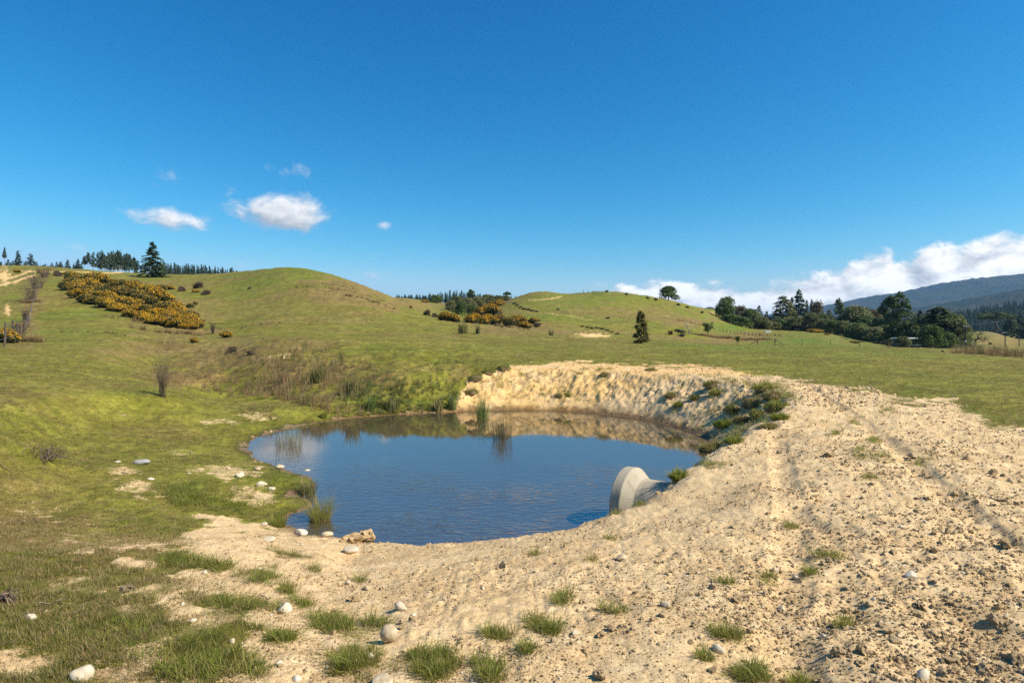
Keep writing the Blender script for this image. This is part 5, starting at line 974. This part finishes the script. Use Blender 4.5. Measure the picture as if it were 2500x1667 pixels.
SG_ = [(40, 667, 17, 12, 1, 'small gorse bush beside the clay cutting at far left'), (93, 667, 14, 8, 0, 'tiny gorse bush by the farm track at the top left'), (163, 671, 38, 11, 0, 'low orange gorse strip above the long thicket'), (135, 674, 22, 16, 4, 'grey brown shrub at the top of the left fence'),
       (10, 838, 56, 44, 0, 'bright yellow gorse bush at the left edge around a fence post'), (45, 800, 26, 14, 0, 'yellow gorse tip showing over the left fence brambles'), (372, 716, 38, 18, 0, 'orange gorse bush above the right half of the thicket'), (415, 708, 22, 15, 0, 'small round gorse bush alone right of the brown ones'), (474, 714, 20, 9, 0, 'low gorse bush on the slope below the round hill'),
       (483, 704, 26, 20, 4, 'dark brown shrub on the slope above the low gorse'), (500, 720, 24, 14, 4, 'grey brown shrub right of the low gorse'), (440, 712, 20, 16, 4, 'brown shrub between two small gorse bushes'), (462, 752, 22, 14, 3, 'dark green bush at the right end of the long thicket'), (475, 745, 14, 10, 3, 'small dark bush past the right end of the thicket'),
       (472, 838, 20, 15, 2, 'round dark gorse with few flowers in the dip below the thicket'), (548, 825, 36, 18, 2, 'sparse gorse bush right of the dip below the thicket'), (608, 706, 10, 7, 4, 'tiny dark bush on the flank of the round hill'), (648, 650, 6, 5, 4, 'tiny dark bush on top of the round hill'),
       (1035, 739, 22, 9, 0, 'gorse bush beside the round skyline tree'), (1003, 752, 9, 8, 0, 'little yellow gorse on the right foot of the round hill'), (1043, 770, 20, 18, 4, 'dark shrub on the valley side'), (1060, 775, 18, 13, 4, 'second dark shrub on the valley side'), (1088, 783, 39, 27, 0, 'gorse bush left of the valley mouth'), (1110, 787, 33, 25, 0, 'gorse bush right beside it at the valley mouth'),
       (1155, 790, 44, 30, 0, 'lowest left gorse of the valley slope thicket'), (1185, 792, 49, 32, 0, 'lowest middle gorse of the valley slope thicket'), (1213, 794, 46, 30, 1, 'lowest right gorse of the valley slope thicket'), (1180, 772, 44, 30, 0, 'middle gorse of the valley slope thicket'), (1205, 770, 44, 32, 0, 'middle right gorse of the valley slope thicket'),
       (1200, 755, 33, 22, 0, 'upper gorse of the valley slope thicket'), (1218, 748, 28, 22, 0, 'topmost gorse of the valley slope thicket'), (1222, 775, 22, 16, 4, 'brown bush at the right of the valley slope thicket'), (1245, 798, 41, 27, 3, 'dark gorse at the left of the second hill clump'), (1268, 794, 44, 27, 1, 'broad gorse in the middle of the second hill clump'),
       (1282, 803, 41, 22, 0, 'bright low gorse in front of the second hill clump'), (1305, 790, 31, 17, 1, 'gorse at the right end of the second hill clump'), (1310, 798, 26, 12, 4, 'olive brown bush right of the second hill clump'), (1992, 812, 40, 11, 0, 'orange gorse strip at the edge of the bright green hill'), (2020, 818, 14, 6, 0, 'small gorse right of the orange strip'),
       (2092, 838, 26, 7, 1, 'low russet gorse below the dense round tree'), (1638, 818, 14, 12, 3, 'dark round bush left of the pale leafless tree'), (1665, 822, 20, 8, 4, 'low dead bush below the pale leafless tree'), (1660, 812, 30, 9, 4, 'pinkish brown brushwood left of the pale leafless tree'), (1362, 757, 10, 5, 4, 'dark tuft on the face of the second hill'),
       (1485, 778, 12, 5, 4, 'low bush on the hill face left of the slender tree'), (2482, 868, 26, 16, 4, 'dark bush at the right end of the field'), (2452, 866, 24, 10, 4, 'brown bush in the rough grass near the right edge'), (2340, 862, 12, 6, 3, 'small dark bush at the foot of the power pole'), (2419, 841, 10, 5, 3, 'dark green shrub on the green knoll'), (2302, 860, 6, 6, 3, 'tiny bush on the fence left of the power pole'),
       (562, 865, 30, 22, 4, 'dark bush in the dry ground at the head of the gully'), (610, 868, 22, 14, 4, 'low brown bush in the gully head')]
for s_ in SG_: gorse(*s_)
for j, (px, py) in enumerate([(1481, 713), (1530, 720), (1581, 729), (1601, 733), (1657, 746), (1679, 753), (1714, 765)]): gorse(px, py, 10, 6, 4, '%s small dark shrub from the left in the row down the right hill skyline' % ('first', 'second', 'third', 'fourth', 'fifth', 'sixth', 'seventh')[j], 'shrubs down the right hill skyline')
for j, (px, py) in enumerate([(1412+4*j, 755+j*2) for j in range(0)]): pass
TERR_SHADE = [(1256, 742), (1263, 747), (1271, 752), (1280, 756), (1290, 758), (1299, 760), (1309, 762)]  # shadowed terrace step: dark bushes are added here in place of its shade
for px, py in TERR_SHADE: gorse(px, py, 13, 5, 4, 'dark bushes standing in for shade on the old terrace edge, second hill', 'stand-in bushes for shade on the upper terrace edge')
for px, py in [(1420, 798), (1434, 800), (1446, 802), (1458, 802), (1470, 804), (1482, 808), (1494, 812), (1508, 816)]: gorse(px, py, 15, 4, 4, 'dark bushes standing in for shade along the slip above the clay scar', 'stand-in bushes for shade above the clay scar')  # bushes added to draw the shaded edge of the step

# ------------------------------------------------------------------ fences, poles, houses
M_POST = matte('old_timber', [(.075, .055, .042), (.13, .10, .08)], .9, False, .5, (5, .6)); M_POLE = matte('pole_timber', [(.035, .028, .024), (.06, .05, .042)], .85, False, .3, (3, .5))
M_WIRE = matte('fence_wire', [(.22, .22, .22), (.3, .3, .3)], .5, False, 0); M_WHITE = matte('white_paint', [(.72, .72, .72), (.8, .8, .8)], .5, False, 0)
M_WALLB = matte('blue_grey_board', [(.055, .065, .08), (.08, .09, .105)], .7, False, 0, (4, .4)); M_GLASS = matte('dark_glass', [(.02, .025, .03), (.03, .035, .04)], .1, False, 0, spec=.6)
M_ROOFD = matte('dark_roof', [(.03, .026, .025), (.05, .045, .042)], .6, False, 0, (3, .4)); M_PALET = matte('pale_timber', [(.34, .31, .26), (.45, .41, .35)], .85, False, .4, (5, .5))
def box(name, c, s, mat, parent=None, rz=0, bev=.0):
    import bmesh
    bm = bmesh.new(); bmesh.ops.create_cube(bm, size=1); bmesh.ops.scale(bm, vec=s, verts=bm.verts)
    if bev: bmesh.ops.bevel(bm, geom=bm.edges[:], offset=bev, segments=1, affect='EDGES')
    me = bpy.data.meshes.new(name); bm.to_mesh(me); bm.free(); me.materials.append(mat); return link(name, me, parent, c, (0, 0, rz))
POSTM = mesh_np('post', *tube(np.array([[0, 0, -.3], [0, 0, .5], [.004, 0, .93], [0, 0, .99], [0, 0, 1.0]]), np.array([1, 1, .98, .8, .05]), 8), mat=M_POST, smooth=False)
def fence(pts, label, base_r, h0, name='wire_fence', wires=3):
    e = link(name, None, None, pts[0][0]); tag(e, label, 'fence'); o = Vector(pts[0][0]); P = []
    for (x, d, z), h in pts:
        p = link('post', POSTM, e, Vector((x, d, z))-o, (RT.uniform(-.04, .04), RT.uniform(-.04, .04), RT.uniform(0, 6)), (base_r, base_r, h)); P.append((np.array((x, d, z))-np.array(o), h))
    for w in range(wires):
        path = [p+np.array([0, base_r*1.1, h*(.35+.28*w)]) for p, h in P]; V, Q = tube(np.array(path), .004, 3); link('wire', mesh_np('wire', V, Q, mat=M_WIRE), e)
FP = []
for px, yb, yt in [(-40, 868, 800), (11, 846, 787), (30, 824, 781), (42, 829, 788), (51, 830, 793), (60, 812, 790), (67, 797, 779), (72, 796, 765), (76, 762, 744), (82, 741, 731), (88, 728, 722), (92, 716, 708), (96, 708, 697), (99, 706, 695), (103, 702, 693), (110, 690, 680), (114, 680, 671)]:
    x, d, z = at(px, yb); FP.append(((x, d, z), min(1.7, max(.95, (yb-yt)*d/F))))
FP.sort(key=lambda p: p[0][1]); fence(FP, 'leaning wire fence of dark wooden posts running up the left slope', .055, 1.2)
def at_clear(px, D): x = (px-CX)/F*D; return (x, D, gz(x, D))
fence([(at_clear(px, D), 1.25) for px, D in [(1892, 122), (1958, 121), (2027, 120), (2098, 118), (2168, 116), (2240, 113), (2315, 108), (2390, 100)]], 'low wire fence with thin posts along the far edge of the right field', .05, 1.2)
fence([(at_clear(px, 226-i*2), 1.5) for i, px in enumerate((1425, 1436, 1447, 1452, 1460, 1470))], 'little fence of thin posts on the crest of the second hill', .08, 1.4)
fence([(at_clear(px, 168), 1.1) for px in range(1765, 1860, 9)], 'fence of small dark posts below the bright green slope', .06, 1.1)
def stay(px, D, side, label):
    x, d, z = at_clear(px, D); e = link('strainer_post', None, None, (x, d, z)); tag(e, label, 'fence post')
    link('post', POSTM, e, (0, 0, 0), (0, 0, 0), (.10, .10, 1.35)); zb = gz(x+side*1.9, d)-z
    V, Q = tube(np.array([[0, 0, 1.05], [side*1.9, 0, zb+.05]]), .06, 6); link('brace', mesh_np('brace', V, Q, mat=M_POST), e)
    V, Q = tube(np.array([[0, 0, .06], [side*1.9, 0, zb+.08]]), .05, 6); link('rail', mesh_np('rail', V, Q, mat=M_POST), e)
stay(1849, 123, -1, 'timber strainer post with diagonal brace to its left in the field fence'); stay(1892, 122, 1, 'timber strainer post with diagonal brace to its right in the field fence')
stay(68, 262, -1, 'pale corner post by the farm track on the left hilltop')
def pole(px, yt, D, label, arm=1.6, band=False, z0=None):
    x, d, z = at_clear(px, D); h = Z(yt, d)-z; e = link('power_pole', None, None, (x, d, z)); tag(e, label, 'power pole'); r = max(.13, .8*d/F)
    V, Q = tube(np.array([[0, 0, -.3], [0, 0, h*.5], [0, 0, h]]), np.array([r*1.1, r, r*.8]), 8); link('pole', mesh_np('pole', V, Q, mat=M_POLE), e)
    a = box('crossarm', (0, -r, h-.5), (arm, .12, .14), M_POLE, e)
    for s in (-.42, 0, .42): V, Q = tube(np.array([[s*arm, 0, .05], [s*arm, 0, .2], [s*arm, 0, .28]]), np.array([.05, .08, .03]), 6); link('insulator', mesh_np('insulator', V, Q, mat=M_WHITE), a)
    if band: V, Q = tube(np.array([[0, 0, h*.36], [0, 0, h*.41]]), r*1.09, 8); link('band', mesh_np('band', V, Q, mat=M_WHITE), e)
    return np.array((x, d, z+h-.25))
p1 = pole(2357, 792, 126, 'nearest dark power pole at the right end of the field', 1.0, True); p2 = pole(2454, 809, 185, 'power pole on the slope of the right hand knoll'); p3 = pole(2431, 784, 300, 'power pole with wide crossarm on top of the knoll', 3.0); p4 = pole(2248, 791, 300, 'distant power pole between the trees right of the twin pine', 3.0)
p5 = pole(2488, 826, 215, 'short power pole near the right edge of the view')
def line(a, b, label, r=.03):
    t = np.linspace(0, 1, 9)[:, None]; p = a*(1-t)+b*t; p[:, 2] -= 1.2*4*(t*(1-t))[:, 0]; V, Q = tube(p-p[0], r, 3); tag(link('power_line', mesh_np('power_line', V, Q, mat=M_WIRE), None, tuple(p[0])), label, 'power line')
line(p1, p2, 'power line from the nearest pole to the one on the knoll slope'); line(p2, p3, 'power line rising to the pole on top of the knoll'); line(p3, p4, 'power line from the knoll pole to the pole between the trees', .04)

def flat_house():
    D = 149; x, d, z = at_clear(2238, D); e = link('flat_roofed_house', None, None, (x, d, z-.1)); tag(e, 'blue grey house with white flat roof half hidden between the twin pine and massive conifer', 'house')
    W, H = 5.4, Z(826, D)-z; box('wall', (0, 2.5, H/2), (W, 5, H), M_WALLB, e); r = box('roof', (0, 2.3, H+.12), (W+.9, 6, .24), M_WHITE, e)
    for cx, w in ((-1.9, .9), (0, 1.9), (1.9, .9)):
        f = box('window', (cx, -.03, H-.95), (w, .06, .95), M_GLASS, e); box('sill', (0, -.06, -.55), (w+.3, .12, .14), M_WHITE, f); box('mullion', (0, -.04, 0), (.07, .05, .94), M_WHITE, f)
    dr = box('door', (1.0, -.04, .95), (.9, .07, 1.9), M_ROOFD, e); box('handle', (.32, -.06, 0), (.06, .06, .12), M_WHITE, dr)
flat_house()
def hill_house():
    D = 318; x, d, z = at_clear(1736, D); e = link('hilltop_house', None, None, (x, d, z-.2)); tag(e, 'dark roofed pavilion house with pale timber base on the crest of the right hill', 'house'); top = Z(748, D)-z
    H = top-1.3; box('wall', (.6, 3, H/2), (5.2, 4, H), M_PALET, e)
    V = np.array([[-3.8, -1.2, H], [3.8, -1.2, H], [3.8, 6, H], [-3.8, 6, H], [-.6, 2.4, H+1.3], [.6, 2.4, H+1.3]], float); Q = [[0, 1, 5, 4], [2, 3, 4, 5], [3, 2, 1, 0]]; T = [[1, 2, 5], [3, 0, 4]]
    link('roof', mesh_np('roof', V, Q, T, mat=M_ROOFD), e)
    for s in (-3.5, -1.8, 3.5): box('post', (s, -1.0, H/2), (.16, .16, H), M_ROOFD, e)
    for s in (-1.0, .6, 2.2): w = box('window', (s, .96, H*.6), (1.1, .06, H*.5), M_GLASS, e); box('sill', (0, -.05, -H*.28), (1.2, .1, .1), M_PALET, w)
    y2 = 6.5; g = box('garage', (2.4, -7, -.6), (3.6, 4, 2.4), M_WALLB, e); box('garage_roof', (0, 0, 1.3), (4.0, 4.6, .2), M_PALET, g); box('garage_door', (0, -2.03, -.1), (2.6, .06, 1.8), M_PALET, g)
hill_house()
def trough():
    x, d, z = at_clear(1874, 196); e = link('water_trough', None, None, (x, d, z)); tag(e, 'pale trough at the edge of the bright green hill below the trees', 'trough')
    box('basin', (0, 0, .35), (1.9, .7, .6), M_WHITE, e, 0, .05); box('rim', (0, 0, .67), (2.05, .85, .07), M_WHITE, e, 0, .02)
trough()
# conifers clothing the plantation hill: too far and too many to count
def plantation():
    px, t, X, Dc, z = FOOT; nd, nx = X.shape; n = 5200; i = R.uniform(1, nd*.68, n); j = R.uniform(0, nx*.55, n); ii, jj = i.astype(int), j.astype(int)
    P = np.stack([X[ii, jj]+R.normal(0, 3, n), Dc[ii, jj]+R.normal(0, 4, n), z[ii, jj]-1], -1); h = R.uniform(9, 15, n); r = h*R.uniform(.13, .19, n)
    scatter('conifer_forest', P, np.stack([np.zeros(n), np.zeros(n), R.uniform(0, 6.28, n)], -1), np.stack([r, r, h], -1), R.integers(0, 4, n), variants('forest_conifer', [CROWN['spire', k] for k in range(4)]), 'dark conifer plantation covering the hill behind the right hand trees', 'forest')
plantation()
# the air: a thin even haze round everything
def haze():
    o = box('haze', (0, 4500, 180), (15000, 13000, 420), bpy.data.materials.new('haze')); o['kind'] = 'stuff'; o['label'] = 'thin blue haze in the distant air'; o['category'] = 'haze'
    m = o.data.materials[0]; m.use_nodes = True; t = NT(m.node_tree); out = t.n('ShaderNodeOutputMaterial'); v = t.n('ShaderNodeVolumePrincipled')
    v.inputs['Color'].default_value = (.34, .62, 1.0, 1); v.inputs['Density'].default_value = HAZE; v.inputs['Anisotropy'].default_value = 0.1; t.l(v.outputs[0], out.inputs['Volume'])
HAZE = 0.00007
haze()
